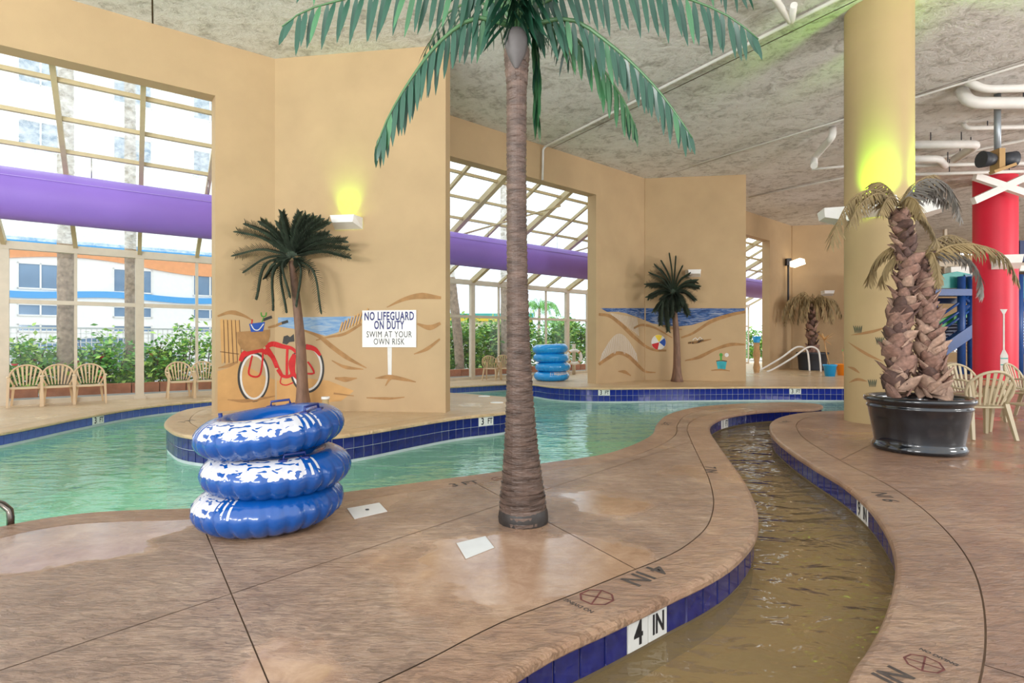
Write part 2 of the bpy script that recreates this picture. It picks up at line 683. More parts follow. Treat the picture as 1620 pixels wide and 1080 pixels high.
M['trunk'] = mat('moulded_palm_bark', '5c4a40', 0.45, var=0.5, vs=7.0, bmp=0.5, bs=26, bd=0.02, scale=(1, 1, 3.5))
M['leaf'] = mat('plastic_palm_leaf', '234c39', 0.32, var=0.3, vs=2.0)
M['leaf2'] = mat('plastic_palm_leaf_light', '3f6f48', 0.32, var=0.25, vs=2.0)
M['rachis'] = mat('palm_rachis', '4c7048', 0.4)
M['sheath'] = mat('grey_wrap', '55504e', 0.6, var=0.15, vs=8)
M['boot'] = mat('dry_leaf_base', '8b6a5b', 0.75, var=0.4, vs=4.0, bmp=0.4, bs=30, bd=0.01)
M['core'] = mat('palm_core', '55402f', 0.9, var=0.3)
M['dryleaf'] = mat('dried_frond', '8a7650', 0.7, var=0.35, vs=3.0)
M['dryleaf_g'] = mat('grey_frond', '6f6a62', 0.7, var=0.25, vs=3.0)
M['pot'] = mat('black_glazed_pot', '121317', 0.14, var=0.6, vs=5.0, bmp=0.08, bs=9, bd=0.01, coat=0.6)
M['soil'] = mat('soil', '4a3b2e', 0.95, var=0.3, vs=20)
M['col'] = mat('cream_column', 'b49c70', 0.75, var=0.05, vs=1.0, bmp=0.1, bs=30, bd=0.003)
M['red'] = mat('red_column_paint', 'dc1f3c', 0.45, var=0.05, vs=1.5)
M['white'] = mat('white_paint', 'e9e6e0', 0.5, var=0.03)
M['pipe'] = mat('painted_pipe', 'dcd9d2', 0.5, var=0.08, vs=3)
M['steel'] = mat('brushed_steel', 'b9b4ac', 0.25, metal=1.0)
M['bronze'] = mat('handrail_steel', '6f665e', 0.25, metal=0.9)
M['dark'] = mat('dark_plastic', '33363c', 0.5)
M['cardboard'] = mat('tan_bracket', 'b08d5c', 0.7)
M['blue'] = mat('blue_steel', '1d4a8c', 0.4, var=0.1)
M['navy'] = mat('navy_steel', '20305c', 0.4, var=0.1)
M['green'] = mat('green_panel', '3fb54a', 0.4, var=0.1)
M['teal'] = mat('teal_plastic', '3fa39a', 0.35, var=0.1)
M['vinyl'] = tube_material('blue_vinyl_ring', '074a94', -2.3, -0.75, 0.035)
M['vinyl_b'] = tube_material('blue_vinyl_ring_waves', '074a94', -2.75, -1.0, 0.03)
M['vinyl_c'] = tube_material('blue_vinyl_ring_left', '074a94', -3.3, -1.95, 0.03)
M['vinyl_far'] = tube_material('sky_blue_vinyl', '1c96e0', -1.5, -0.2, 0.05)
M['handle'] = mat('navy_handle', '1b2d6e', 0.35)
M['p_brown'] = mat('paint_brown', 'a27a4e', 0.85, var=0.2, vs=6)
M['p_brown2'] = mat('paint_light_brown', 'bd9465', 0.85, var=0.15, vs=6)
M['p_dark'] = mat('paint_umber', '6b4a30', 0.85, var=0.2, vs=6)
M['p_sand'] = mat('paint_sand', 'c79a62', 0.85, var=0.1, vs=3)
M['p_red'] = mat('paint_red', 'c32222', 0.7, var=0.12, vs=8)
M['p_black'] = mat('paint_black', '3a3936', 0.7, var=0.2)
M['p_white'] = mat('paint_white', 'd9d6d0', 0.7, var=0.08)
M['p_blue'] = mat('paint_blue', '2450a8', 0.7, var=0.15)
M['p_yellow'] = mat('paint_yellow', 'e8c93a', 0.7)
M['p_teal'] = mat('paint_teal', '2f9fa8', 0.7, var=0.2)
M['p_green'] = mat('paint_green', '4f9a3a', 0.7, var=0.2)
M['p_palm'] = mat('paint_palm_green', '3f4a3a', 0.75, var=0.4, vs=9)
M['p_bark'] = mat('relief_bark', '7c5f4e', 0.75, var=0.25, vs=5, scale=(3, 3, 0.8))


def sea_material(name, stops, sc):
    m, nt, p = nodes(name)
    vec = coords(nt, 'Object', (1.0, 1.0, sc))
    f = noise(nt, vec, 3.2, 5, 0.65, 0.8)
    nt.links.new(ramp(nt, f, stops), p.inputs['Base Color'])
    p.inputs['Roughness'].default_value = 0.85
    return m


M['sea1'] = sea_material('painted_sea_soft', [(0.3, lin('5a86b8')), (0.5, lin('86a3c0')), (0.7, lin('a9b4bd'))], 5)
M['sea2'] = sea_material('painted_sea_dark', [(0.36, lin('1f355f')), (0.5, lin('3d5f96')), (0.62, lin('8b93a6'))], 7)
M['facade'] = mat('white_facade', 'f2efe9', 0.8, var=0.03)
M['orange'] = mat('orange_band', 'e9a06c', 0.8, var=0.06)
M['skyblue'] = mat('blue_band', '4f9fd8', 0.8)
M['wglass'] = mat('dark_window', '6f8ba6', 0.12, var=0.15, vs=0.7)
M['hedge'] = mat('shrub_leaf', '6aa548', 0.5, var=0.5, vs=3.0)
M['hedge2'] = mat('shrub_leaf_bright', 'b0d460', 0.5, var=0.4, vs=3.0)
M['flower'] = mat('red_flower', 'd03a3a', 0.5)
M['ptrunk'] = mat('outdoor_palm_bark', 'a08c78', 0.85, var=0.35, vs=9, bmp=0.5, bs=14, bd=0.04)
M['brick'] = mat('brick_curb', 'b06f4f', 0.85, var=0.2, vs=5)
M['asphalt'] = mat('pale_pavement', 'b8b4ae', 0.9, var=0.08, vs=1)
M['fence'] = mat('pale_fence', 'c9ccc9', 0.5)
M['carpaint'] = mat('car_paint', '5a7896', 0.25, coat=0.5)
M['carpaint2'] = mat('car_paint_silver', 'c9cdd0', 0.25, coat=0.5)
M['rubber'] = mat('rubber', '222222', 0.8)
M['cyanpot'] = mat('blue_plastic_pot', '1e9ad6', 0.35)
M['orangepot'] = mat('orange_plastic_pot', 'ee8a1c', 0.4)
M['lampglow'] = mat('lamp_glow', 'c8ff20', 0.5, emit=3.0)
M['lampwhite'] = mat('lamp_white', 'fff0d0', 0.5, emit=2.2)

# ================================================================== THE SETTING
POOL_Z, STREAM_Z, LOW = -0.40, -0.225, -0.15
U1, N1 = V((0.793, 0.609, 0)), V((-0.609, 0.793, 0))        # first wall bay
U2, N2 = V((0.743, 0.669, 0)), V((-0.669, 0.743, 0))        # second and third bays
C1, E1 = V((-4.29, 10.29, 0)), V((-1.145, 9.81, 0))
C2, E2 = V((4.18, 17.9, 0)), V((7.19, 17.48, 0))
C3, E3 = V((12.43, 25.3, 0)), V((15.5, 24.85, 0))
C4 = V((20.7, 32.7, 0))
CEIL = 6.34
GA = V((-8.97, 13.7, 0))                                     # sunroom glazing, bay one
UG = V((0.789, 0.614, 0))
GV = GA + UG * 2.44                                          # kink of the glazing line
ZUP = V((0, 0, 1))


# ------------------------------------------------------------------ decks with coping, slabs and waterline tiles
def area2(p):
    return sum(a.x * b.y - b.x * a.y for a, b in zip(p, p[1:] + p[:1]))


def normals(E, closed):
    n = len(E)
    out = []
    for i in range(n):
        a = E[i - 1] if (closed or i) else E[i]
        b = E[(i + 1) % n] if (closed or i < n - 1) else E[i]
        t = (b - a)
        t.z = 0
        t.normalize()
        out.append(V((t.y, -t.x, 0)))
    return out


TILE = 0.150
PITCH = 0.1545
tile_mesh = {}


def tile_data(key):
    if key not in tile_mesh:
        b = MB()
        h = TILE / 2
        e = 0.006
        b.add([(-h, 0, -h), (h, 0, -h), (h, 0, h), (-h, 0, h),
               (-h + e, -0.010, -h + e), (h - e, -0.010, -h + e), (h - e, -0.010, h - e), (-h + e, -0.010, h - e)],
              [(0, 1, 5, 4), (1, 2, 6, 5), (2, 3, 7, 6), (3, 0, 4, 7), (4, 5, 6, 7)])
        tile_mesh[key] = b.mesh('tile', M[key])
    return tile_mesh[key]


DECKS = {}


def deck(name, E, B, z, fieldmat, copmat, wallmat, tilekey, rows, joints=(), closed=False, w=0.32, markers=(), label=None, bottom=-1.4, seethrough=None):
    E = [V((p.x, p.y, 0)) for p in E]
    B = [V((p[0], p[1], 0)) for p in B]
    if area2(E + B) < 0:
        E.reverse()
        B.reverse()
    N = normals(E, closed)
    root = bpy.data.objects.new(name, None)
    COL.objects.link(root)
    WM[root.name] = Matrix()
    root['kind'] = 'structure'
    if label:
        root['label'] = label
    n = len(E)
    # body
    MB().prism(E + B, bottom, z - 0.016, 0, 1).build('base', [M['joint'], M[wallmat]], root)
    # coping
    prof = [(-0.02, -0.055), (0.028, -0.055), (0.036, -0.045), (0.036, -0.022), (0.026, -0.007), (0.006, 0.0), (-w + 0.004, 0.0), (-w + 0.004, -0.018)]
    vs = []
    for p, q in zip(E, N):
        for d, h in prof:
            vs.append(V((p.x + q.x * d, p.y + q.y * d, z + h)))
    k = len(prof)
    fs = []
    for i in range(n if closed else n - 1):
        i2 = (i + 1) % n
        for j in range(k - 1):
            fs.append((i * k + j, i * k + j + 1, i2 * k + j + 1, i2 * k + j))
    MB().add(vs, fs, 0, False).build('coping', M[copmat], root)
    # field slabs
    inner = [p - q * (w + 0.004) for p, q in zip(E, N)] + B
    inner = [V((p.x, p.y, z)) for p in inner]
    bm = bmesh.new()
    bv = [bm.verts.new(p) for p in inner]
    for t in tessellate_polygon([inner]):
        try:
            bm.faces.new([bv[i] for i in t])
        except ValueError:
            pass
    for (a, b) in joints:
        d = (b - a).normalized()
        nn = V((-d.y, d.x, 0))
        for off in (-0.003, 0.003):
            g = bm.verts[:] + bm.edges[:] + bm.faces[:]
            bmesh.ops.bisect_plane(bm, geom=g, plane_co=V((a.x, a.y, 0)) + nn * off, plane_no=nn)
        kill = [f for f in bm.faces if abs((f.calc_center_median() - a).dot(nn)) < 0.0028]
        bmesh.ops.delete(bm, geom=kill, context='FACES')
    for f in bm.faces:
        f.normal_update()
        if f.normal.z < 0:
            f.normal_flip()
    bm.faces.index_update()
    bm.faces.ensure_lookup_table()
    seen = set()
    for f0 in bm.faces:
        if f0.index in seen:
            continue
        stack, comp = [f0], []
        seen.add(f0.index)
        while stack:
            f = stack.pop()
            comp.append(f)
            for e in f.edges:
                for g in e.link_faces:
                    if g.index not in seen:
                        seen.add(g.index)
                        stack.append(g)
        if sum(f.calc_area() for f in comp) < 0.003:
            continue
        idx = {}
        mb = MB()
        vv, ff = [], []
        for f in comp:
            ids = []
            for v in f.verts:
                if v.index not in idx or True:
                    kx = (round(v.co.x, 5), round(v.co.y, 5))
                    if kx not in idx:
                        idx[kx] = len(vv)
                        vv.append(v.co.copy())
                    ids.append(idx[kx])
            ff.append(ids)
        mb.add(vv, ff)
        mb.build('slab', M[fieldmat], root)
    bm.free()
    # tiles
    if rows:
        path = E + ([E[0]] if closed else [])
        d = [0.0]
        for a, b in zip(path, path[1:]):
            d.append(d[-1] + (b - a).length)

        def along(s):
            lo = 0
            for i in range(len(d) - 1):
                if d[i + 1] >= s:
                    lo = i
                    break
            t = (s - d[lo]) / max(1e-9, d[lo + 1] - d[lo])
            p = path[lo].lerp(path[lo + 1], t)
            tg = (path[lo + 1] - path[lo]).normalized()
            i2 = min(lo + 1, len(path) - 1)
            na, nb = N[lo % n], N[i2 % n]
            q = na.lerp(nb, t).normalized()
            return p, q
        marks = {}
        for body, mp, row in markers:
            best = min(range(int(d[-1] / PITCH)), key=lambda i: (along((i + 0.5) * PITCH)[0] - V((mp.x, mp.y, 0))).length)
            marks[(best, row)] = body[0]
            marks[(best + 1, row)] = body[1]
        for i in range(int(d[-1] / PITCH)):
            p, q = along((i + 0.5) * PITCH)
            sp = proj(V((p.x, p.y, z - 0.1)))
            if sp is None or not (-60 < sp[0] < 1690 and sp[1] < 1180):
                continue
            if q.dot(-p) < -0.35 * p.length:
                continue
            for row in range(rows):
                zc = z - 0.057 - TILE / 2 - row * PITCH
                tx = V((-q.y, q.x, 0))
                mt = frame(V((p.x, p.y, zc)), tx, -q)
                key = tilekey
                if (i, row) in marks:
                    key = 'tile_white'
                o = link('marker_tile' if key == 'tile_white' else 'tile', tile_data(key), root, True)
                # tile mesh: x along the edge, -y outward, z up
                o.matrix_local = Matrix(((tx.x, -q.x, 0, p.x), (tx.y, -q.y, 0, p.y), (0, 0, 1, zc), (0, 0, 0, 1)))
                if key == 'tile_white':
                    ch = marks[(i, row)]
                    M4 = frame(V((p.x, p.y, zc)) + q * 0.011, tx, ZUP)
                    text('lettering', ch, 0.165 if len(ch) == 1 else 0.135, M4, M['ink'], root, 0.0008, bold=0.003, xs=0.8 if len(ch) == 1 else 0.72)
                    t_ = COL.objects[-1]
                    t_.parent = o
                    t_.matrix_parent_inverse = o.matrix_local.inverted()
    DECKS[name] = root
    return root


def FP(lst, z=0.0):
    return [fl(x, y, z) for x, y in lst]


# --- peninsula between pool and stream (foreground)
pen_pool = [V((-3.2, 1.0, 0)), V((-3.55, 1.9, 0)), V((-3.65, 2.8, 0)), V((-3.58, 3.4, 0)), V((-3.41, 3.84, 0)), V((-3.13, 4.09, 0)), V((-2.75, 4.19, 0))] + FP([
    (310, 804), (430, 794), (542, 779), (714, 756), (794, 745), (851, 734),
    (952, 719), (999, 705), (1034, 687), (1043, 669), (1062, 654), (1109, 643), (1200, 637), (1265, 636.5)])
pen_tip = FP([(1294, 639), (1298, 642.5)])
pen_stream = FP([(1280, 646), (1233, 647), (1189, 650), (1144, 658), (1123, 668), (1119, 679), (1130, 699), (1148, 725), (1172, 760),
                 (1188, 796), (1191, 818), (1188, 840), (1176, 860), (1146, 888), (1100, 914), (1064, 930), (1007, 957), (950, 983),
                 (922, 995), (865, 1021), (808, 1054), (775, 1075)]) + [V((-0.42, 1.78, 0)), V((-1.0, 1.45, 0)), V((-1.7, 1.2, 0)), V((-2.5, 0.92, 0))]
pen_edge = crom(pen_pool + pen_tip + pen_stream, 0.09, True)
pen = deck('floor_peninsula', pen_edge, [], 0.0, 'deck', 'coping', 'stream_wall', 'tile', 1,
           joints=[(fl(335, 865), fl(425, 1080)), (fl(0, 1060), fl(480, 901)), (fl(747, 761), fl(1002, 898))], closed=True, w=0.27,
           markers=[(('4', 'IN'), fl(1012, 957), 0), (('1', 'FT'), fl(1146, 658), 0)],
           label='wet brown stamped concrete deck around the big palm')

# --- right-hand deck
rd_edge_pts = [V((-3.0, -0.3, 0)), V((-2.0, -0.1, 0)), V((-1.0, 0.2, 0)), V((-0.3, 0.5, 0)), V((0.3, 0.85, 0)), V((0.8, 1.3, 0)), V((1.1, 1.72, 0))] + FP([
    (1358, 1078), (1384, 1034), (1404, 998), (1418, 962), (1427, 922), (1428, 887), (1420, 856), (1402, 824), (1376, 793), (1336, 761),
    (1291, 735), (1251, 709), (1227, 689), (1222, 678), (1224, 667), (1242, 658), (1278, 652), (1338, 649)]) + [
    V((6.8, 10.35, 0)), V((8.2, 12.0, 0)), V((9.4, 13.9, 0)), V((9.75, 15.0, 0))]
rd_edge = crom(rd_edge_pts, 0.09)
deck('floor_right', rd_edge, [(9.9, 15.38), (40, 15.38), (40, -6), (-3.0, -6)], 0.0, 'deck_dry', 'coping', 'stream_wall', 'tile', 1,
     joints=[(fl(1404, 1004), fl(1620, 1071)), (fl(1305, 740), fl(1360, 712))],
     markers=[(('9', 'IN'), fl(1360, 780), 0)], label='brown stamped concrete deck on the right of the stream')

# --- island under the first pier
isl_pts = FP([(264, 669), (270, 676), (285, 684), (308, 688), (360, 692), (450, 692), (532, 687), (579, 681), (660, 668), (720, 659), (803, 650),
              (829, 643), (837, 637), (826, 631), (803, 628), (712, 621)]) + [V((-2.7, 14.0, 0)), V((-4.2, 13.4, 0)), V((-5.3, 12.3, 0))] + FP([(330, 642), (298, 647), (274, 657)])
deck('floor_island', crom(isl_pts, 0.1, True), [], 0.0, 'deck_far', 'coping_far', 'plaster', 'tile', 2, closed=True, w=0.3,
     markers=[(('3', 'FT'), fl(764, 654), 0)], label='pale concrete island under the lifeguard sign pier')

# --- far bank under the second pier
fb_pts = [V((0.35, 18.9, 0)), V((0.28, 17.6, 0)), V((0.35, 16.6, 0))] + FP([(846, 607), (870, 610), (900, 612), (950, 613), (1078, 612), (1200, 611), (1338, 611.5)]) + [V((9.88, 15.38, 0))]
deck('floor_far_bank', crom(fb_pts, 0.12), [(40, 15.39), (40, 38), V((0.35, 18.9, 0)) + U2 * 28], 0.0, 'deck_far', 'coping_far', 'plaster', 'tile_far', 2,
     markers=[(('3', 'FT'), fl(955, 613), 0), (('3', 'FT'), fl(1250, 611), 0)], label='pale concrete bank beyond the pool')

# --- lower deck inside the glazed sunroom
sd_pts = [V((-9.5, 3.0, 0)), V((-8.3, 6.0, 0))] + FP([(-60, 692), (0, 683), (130, 658), (207, 645), (259, 638.5), (338, 632)], LOW) + [
    V((-5.0, 15.0, 0)), V((-3.4, 16.25, 0)), V((-1.86, 17.3, 0)), V((-0.3, 18.35, 0)), V((0.34, 18.9, 0))]
gA, gB = GA - UG * 14, GV + U2 * 30
deck('floor_sunroom', crom(sd_pts, 0.12), [V((0.35, 18.91, 0)) + U2 * 27.9, gB + N2 * 0.5, GV + N2 * 0.5, gA + V((-0.3, 0.4, 0))], LOW, 'deck_far', 'coping_far', 'plaster', 'tile_pale', 1,
     markers=[(('3', 'FT'), fl(153, 655, LOW), 0)], label='bright pale deck under the glass roof')

# --- water and basins
pool = MB().poly([(-14, -1, POOL_Z), (12, -1, POOL_Z), (12, 20, POOL_Z), (-14, 20, POOL_Z)]).build('pool_water', M['pool'])
tag(pool, 'rippled green lazy river pool water', 'water', kind='stuff')
st_out = [V((-3.1, 0.9, 0)), V((-3.1, -0.3, 0))] + rd_edge[3:]
i_end = min(range(len(rd_edge)), key=lambda i: (rd_edge[i] - fl(1320, 649.5)).length)
i_tip = min(range(len(pen_edge)), key=lambda i: (pen_edge[i] - fl(1298, 643)).length)
i_st = min(range(len(pen_edge)), key=lambda i: (pen_edge[i] - V((-2.4, 0.95, 0))).length)
sp = [p.copy() for p in rd_edge[:i_end]] + [p.copy() for p in pen_edge[i_tip:i_st + 1]]
stream = MB().poly([(p.x, p.y, STREAM_Z) for p in sp]).build('stream_water', M['stream'])
tag(stream, 'shallow rippling brown stream between two decks', 'water', kind='stuff')
bed = struct(MB().poly([(p.x, p.y, -0.36) for p in sp]).build('floor_stream_bed', M['stream_bed']))
weir = struct(MB().bar(rd_edge[i_end] + V((0, 0, -0.8)), pen_edge[i_tip] + V((0, 0, -0.8)), 0.12, 1.17).build('trim_weir', M['plaster']))
weir2 = struct(MB().bar(V((-3.05, 0.95, -0.8)), V((-3.05, -0.3, -0.8)), 0.12, 1.17).build('trim_weir_left', M['plaster']))
struct(MB().poly([(-16, -6, -1.39), (14, -6, -1.39), (14, 21, -1.39), (-16, 21, -1.39)]).build('floor_basin', M['basin']))

# ------------------------------------------------------------------ walls and piers
TH = 0.32
HEAD = 5.42


def wall(name, A, u, n, pieces, th=TH):
    b = MB()
    R = Matrix((u, n, ZUP)).transposed()
    for t0, t1, z0, z1 in pieces:
        c = A + u * ((t0 + t1) / 2) + n * (th / 2) + ZUP * ((z0 + z1) / 2)
        b.box(c, (t1 - t0, th, z1 - z0), R)
    return struct(b.build(name, M['wall']))


wall_a = wall('wall_left', C1, U1, N1, [(-0.97, 0.06, 0, CEIL), (-9.6, -0.97, HEAD, CEIL), (-16, -9.6, -0.4, CEIL)])
wall_b = wall('wall_middle', C2, U2, N2, [(-2.38, 0.05, 0, CEIL), (-9.9, -2.38, HEAD, CEIL), (-11.3, -9.9, 0, CEIL)])
wall_c = wall('wall_right', C3, U2, N2, [(-2.2, 0.05, 0, CEIL), (-8.8, -2.2, HEAD, CEIL), (-11.1, -8.8, 0, CEIL)])
wall_d = wall('wall_back_right', C4, U2, N2, [(-11.1, 0, 0, CEIL)])


def pier(name, a, e):
    u = (e - a).normalized()
    n = V((-u.y, u.x, 0))
    L = (e - a).length
    return wall(name, a, u, n, [(0.0, L, 0, CEIL)], 0.30)


pier_a = pier('wall_pier_left', C1, E1)
pier_b = pier('wall_pier_middle', C2, E2)
pier_c = pier('wall_pier_right', C3, E3)

# --- back wall with windows
bw = MB()
for x0, x1, z0, z1 in [(20.5, 24.4, 0, CEIL), (24.4, 27.2, 0, 0.5), (24.4, 27.2, 2.6, CEIL), (27.2, 30.2, 0, CEIL), (30.2, 32.4, 0, 0.5), (30.2, 32.4, 2.6, CEIL), (32.4, 44, 0, CEIL)]:
    bw.box(((x0 + x1) / 2, 34.15, (z0 + z1) / 2), (x1 - x0, 0.3, z1 - z0))
struct(bw.build('wall_back', M['wall']))
for k, (x0, x1) in enumerate(((24.4, 27.2), (30.2, 32.4))):
    w_ = struct(MB().box(((x0 + x1) / 2, 34.1, 0.53), (x1 - x0, 0.1, 0.06)).box(((x0 + x1) / 2, 34.1, 2.57), (x1 - x0, 0.1, 0.06)).build('window_%d' % (k + 1), M['frame']))
    MB().box(((x0 + x1) / 2, 34.15, 1.55), (x1 - x0, 0.02, 2.0)).build('pane', M['glass'], w_)
    b = MB()
    nx = int((x1 - x0) / 0.18)
    for i in range(-11, nx + 1):
        for sg in (1, -1):
            xa = x0 + i * 0.18 if sg > 0 else x1 - i * 0.18
            pa, pb = V((xa, 34.06, 0.56)), V((xa + sg * 2.0, 34.06, 2.54))
            lo, hi = x0, x1
            d = pb - pa
            ts = [0, 1]
            if d.x > 0:
                ts = [max(0, (lo - pa.x) / d.x), min(1, (hi - pa.x) / d.x)]
            else:
                ts = [max(0, (hi - pa.x) / d.x), min(1, (lo - pa.x) / d.x)]
            if ts[1] - ts[0] > 0.05:
                b.bar(pa + d * ts[0], pa + d * ts[1], 0.03, 0.03, (0, 1, 0))
    lat = b.build('lattice', M['p_brown2'], w_)
    lat['kind'] = 'stuff'

# --- ceiling of sprayed concrete planks, cut by real joints
cl = [C1 - U1 * 16 + N1 * 0.3, C1 + N1 * 0.3, C2 + N2 * 0.3, C3 + N2 * 0.3, C4 + N2 * 0.3, V((44, 34.3, 0)), V((44, 5.0, 0)), V((-17, 5.0, 0))]
ceil_root = struct(MB().prism(cl, CEIL + 0.04, CEIL + 0.4).build('ceiling', M['joint']))
bm = bmesh.new()
cv = [V((p.x, p.y, CEIL)) for p in cl]
bvs = [bm.verts.new(p) for p in cv]
for t in tessellate_polygon([cv]):
    bm.faces.new([bvs[i] for i in t])
jd = V((0.53, -0.848, 0)).normalized()
jn = V((0.848, 0.53, 0)).normalized()
j0 = V((0.83, 14.97, 0))
for k in range(-4, 9):
    for off in (-0.012, 0.012):
        bmesh.ops.bisect_plane(bm, geom=bm.verts[:] + bm.edges[:] + bm.faces[:], plane_co=j0 + jn * (4.47 * k + off + 0.25), plane_no=jn)
kill = []
for f in bm.faces:
    q = ((f.calc_center_median() - j0).dot(jn) - 0.25) / 4.47
    if abs(q - round(q)) < 0.011 / 4.47:
        kill.append(f)
bmesh.ops.delete(bm, geom=kill, context='FACES')
groups = {}
for f in bm.faces:
    q = math.floor(((f.calc_center_median() - j0).dot(jn) - 0.25) / 4.47)
    groups.setdefault(q, []).append(f)
for q in sorted(groups):
    b = MB()
    for f in groups[q]:
        b.add([v.co.copy() for v in f.verts], [list(range(len(f.verts)))])
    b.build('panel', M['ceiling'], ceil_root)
bm.free()

# ------------------------------------------------------------------ sunroom glazing and roof
EAVE, TOP = 3.28, 5.95


def line_hit(p, d, A, u):
    # p + d*t on the line A + u*s (2-D)
    den = d.x * u.y - d.y * u.x
    return ((A.x - p.x) * u.y - (A.y - p.y) * u.x) / den


def sunroom(name, O, u, rd, ks, sp_, wallA, wallu, mains, label):
    root = bpy.data.objects.new(name, None)
    COL.objects.link(root)
    WM[root.name] = Matrix()
    struct(root, label)
    half = sp_ / 2
    n = V((-u.y, u.x, 0))
    R = Matrix((u, n, ZUP)).transposed()
    pts = [O + u * (half * k) for k in ks]
    tops = []
    for p in pts:
        D = line_hit(p, rd, wallA, wallu)
        tops.append((p + rd * D, D))
    for k, p, (tp, D) in zip(ks, pts, tops):
        main = (k % 2 == 0)
        wd = 0.17 if main else 0.06
        MB().box(p + ZUP * ((LOW + EAVE) / 2), (wd, 0.14 if main else 0.07, EAVE - LOW), R).build('post' if main else 'mullion', M['frame'], root)
        if main:
            MB().box(p + ZUP * (LOW + 0.03), (wd + 0.08, 0.22, 0.06), R).build('post_foot', M['frame'], root)
        MB().bar(p + ZUP * (EAVE + 0.06), tp + ZUP * (TOP - 0.05), 0.15 if main and mains else 0.08, 0.16 if main else 0.09).build('rafter', M['frame_roof'], root)
    L = (pts[-1] - pts[0]).length
    c = (pts[0] + pts[-1]) / 2
    MB().box(c + ZUP * (EAVE + 0.02), (L, 0.16, 0.17), R).build('eave_beam', M['frame'], root)
    MB().box(c + ZUP * 2.09, (L, 0.09, 0.09), R).build('transom', M['frame'], root)
    MB().box(c + ZUP * (LOW + 0.05), (L, 0.1, 0.1), R).build('sill', M['frame'], root)
    fr = [0.0, 0.1, 0.25, 0.40, 0.545, 0.69, 0.84, 1.0]
    for f in fr[2:-1]:
        a = pts[0].lerp(tops[0][0], f) + ZUP * (EAVE + 0.08 + (TOP - EAVE - 0.1) * f)
        b = pts[-1].lerp(tops[-1][0], f) + ZUP * (EAVE + 0.08 + (TOP - EAVE - 0.1) * f)
        MB().bar(a, b, 0.075, 0.07).build('purlin', M['frame_roof'], root)
    for i in range(len(pts) - 1):
        for f0, f1 in zip([0.0] + fr[2:], fr[2:]):
            q = []
            for pp, f in ((pts[i], f0), (pts[i + 1], f0), (pts[i + 1], f1), (pts[i], f1)):
                j = i if pp is pts[i] else i + 1
                q.append(pp.lerp(tops[j][0], f) + ZUP * (EAVE + 0.15 + (TOP - EAVE - 0.1) * f))
            MB().poly([q[0], q[1], q[2], q[3]]).build('roof_pane', M['roofglass'], root)
        for z0, z1 in ((LOW + 0.1, 2.05), (2.13, EAVE - 0.06)):
            a, b = pts[i], pts[i + 1]
            MB().poly([a + ZUP * z0, b + ZUP * z0, b + ZUP * z1, a + ZUP * z1]).build('pane', M['glass'], root)
    return root


RD1 = V((0.557, -0.83, 0)).normalized()
sunroom('wall_sunroom_left', GA, UG, RD1, list(range(-8, 3)), 2.44, C1 + N1 * TH, U1, False, 'cream framed glass wall and sloping glass roof on the left')
sunroom('wall_sunroom_right', GV + U2 * 0.1, U2, -N2, list(range(0, 24)), 2.49, C2 + N2 * TH, U2, True, 'cream framed glass wall and sloping glass roof in the middle')
# diagonal wind braces in the middle roof
OB = GV + U2 * 0.1
for k in (3, 7):
    b = MB()
    pa, pb = OB + U2 * (1.245 * k), OB + U2 * (1.245 * (k + 3))
    b.tube([pa - N2 * 1.2 + ZUP * (EAVE + 0.55), pb - N2 * 4.3 + ZUP * (EAVE + 2.0)], 0.03, 6)
    b.build('brace', M['frame_roof'], bpy.data.objects['wall_sunroom_right'])

# ------------------------------------------------------------------ outdoor ground
struct(MB().poly([tuple((gA - UG * 20 + V((-0.3, 0.4, 0))).xy) + (-0.22,), tuple((GV + N2 * 0.5).xy) + (-0.22,), tuple((gB + U2 * 40 + N2 * 0.5).xy) + (-0.22,),
                  tuple((gB + U2 * 40 + N2 * 90).xy) + (-0.22,), tuple((gA - UG * 20 + V((-60, 80, 0))).xy) + (-0.22,)]).build('ground_outside', M['asphalt']))

# ------------------------------------------------------------------ columns
cc = V((5.65, 8.77, 0))
b = MB().lathe([(0.461, 0.0), (0.461, CEIL)], 64, cc)
col = struct(b.build('column', M['col']), 'thick round cream column beside the big planter')
rc = V((15.2, 17.9, 0))
b = MB().lathe([(0.56, 0.0), (0.56, CEIL)], 48, rc)
redcol = struct(b.build('column', M['red']), 'round bright red column with a painted white oar')

# ================================================================== THINGS
# ------------------------------------------------------------------ purple duct along the sunroom
def ring_path(O, u, inn, d, z, ts):
    return [O + u * t + inn * d + ZUP * z for t in ts]


dz, dr, dd = 3.87, 0.465, 2.8
inn1, inn2 = V((0.614, -0.789, 0)), -N2
duct_path = [GA - UG * 10 + inn1 * dd + ZUP * dz] + [GA + UG * t + inn1 * dd + ZUP * dz for t in (-7, -4, -1, 1.0)] + [GV + U2 * t + inn2 * dd + ZUP * dz for t in (0.5, 3, 6, 9, 12, 18, 24, 30)]
duct = thing('air_duct', 'long purple fabric air duct hanging under the glass roof', 'duct', duct_path[0])
MB().tube(duct_path, dr, 32).build('duct_sleeve', M['purple'], duct)
b = MB()
for p, q in zip(duct_path, duct_path[1:]):
    t = (q - p).normalized()
    side = V((t.y, -t.x, 0))
    off = side * (dr * 0.86) + ZUP * (dr * 0.52)
    b.bar(p + off, q + off, 0.02, 0.012)
b.build('seam', M['seam'], duct)
for i in range(1, len(duct_path) - 1):
    p = duct_path[i]
    MB().tube([p + ZUP * dr, p + ZUP * 0.95], 0.008, 6).build('hanger', M['steel'], duct)


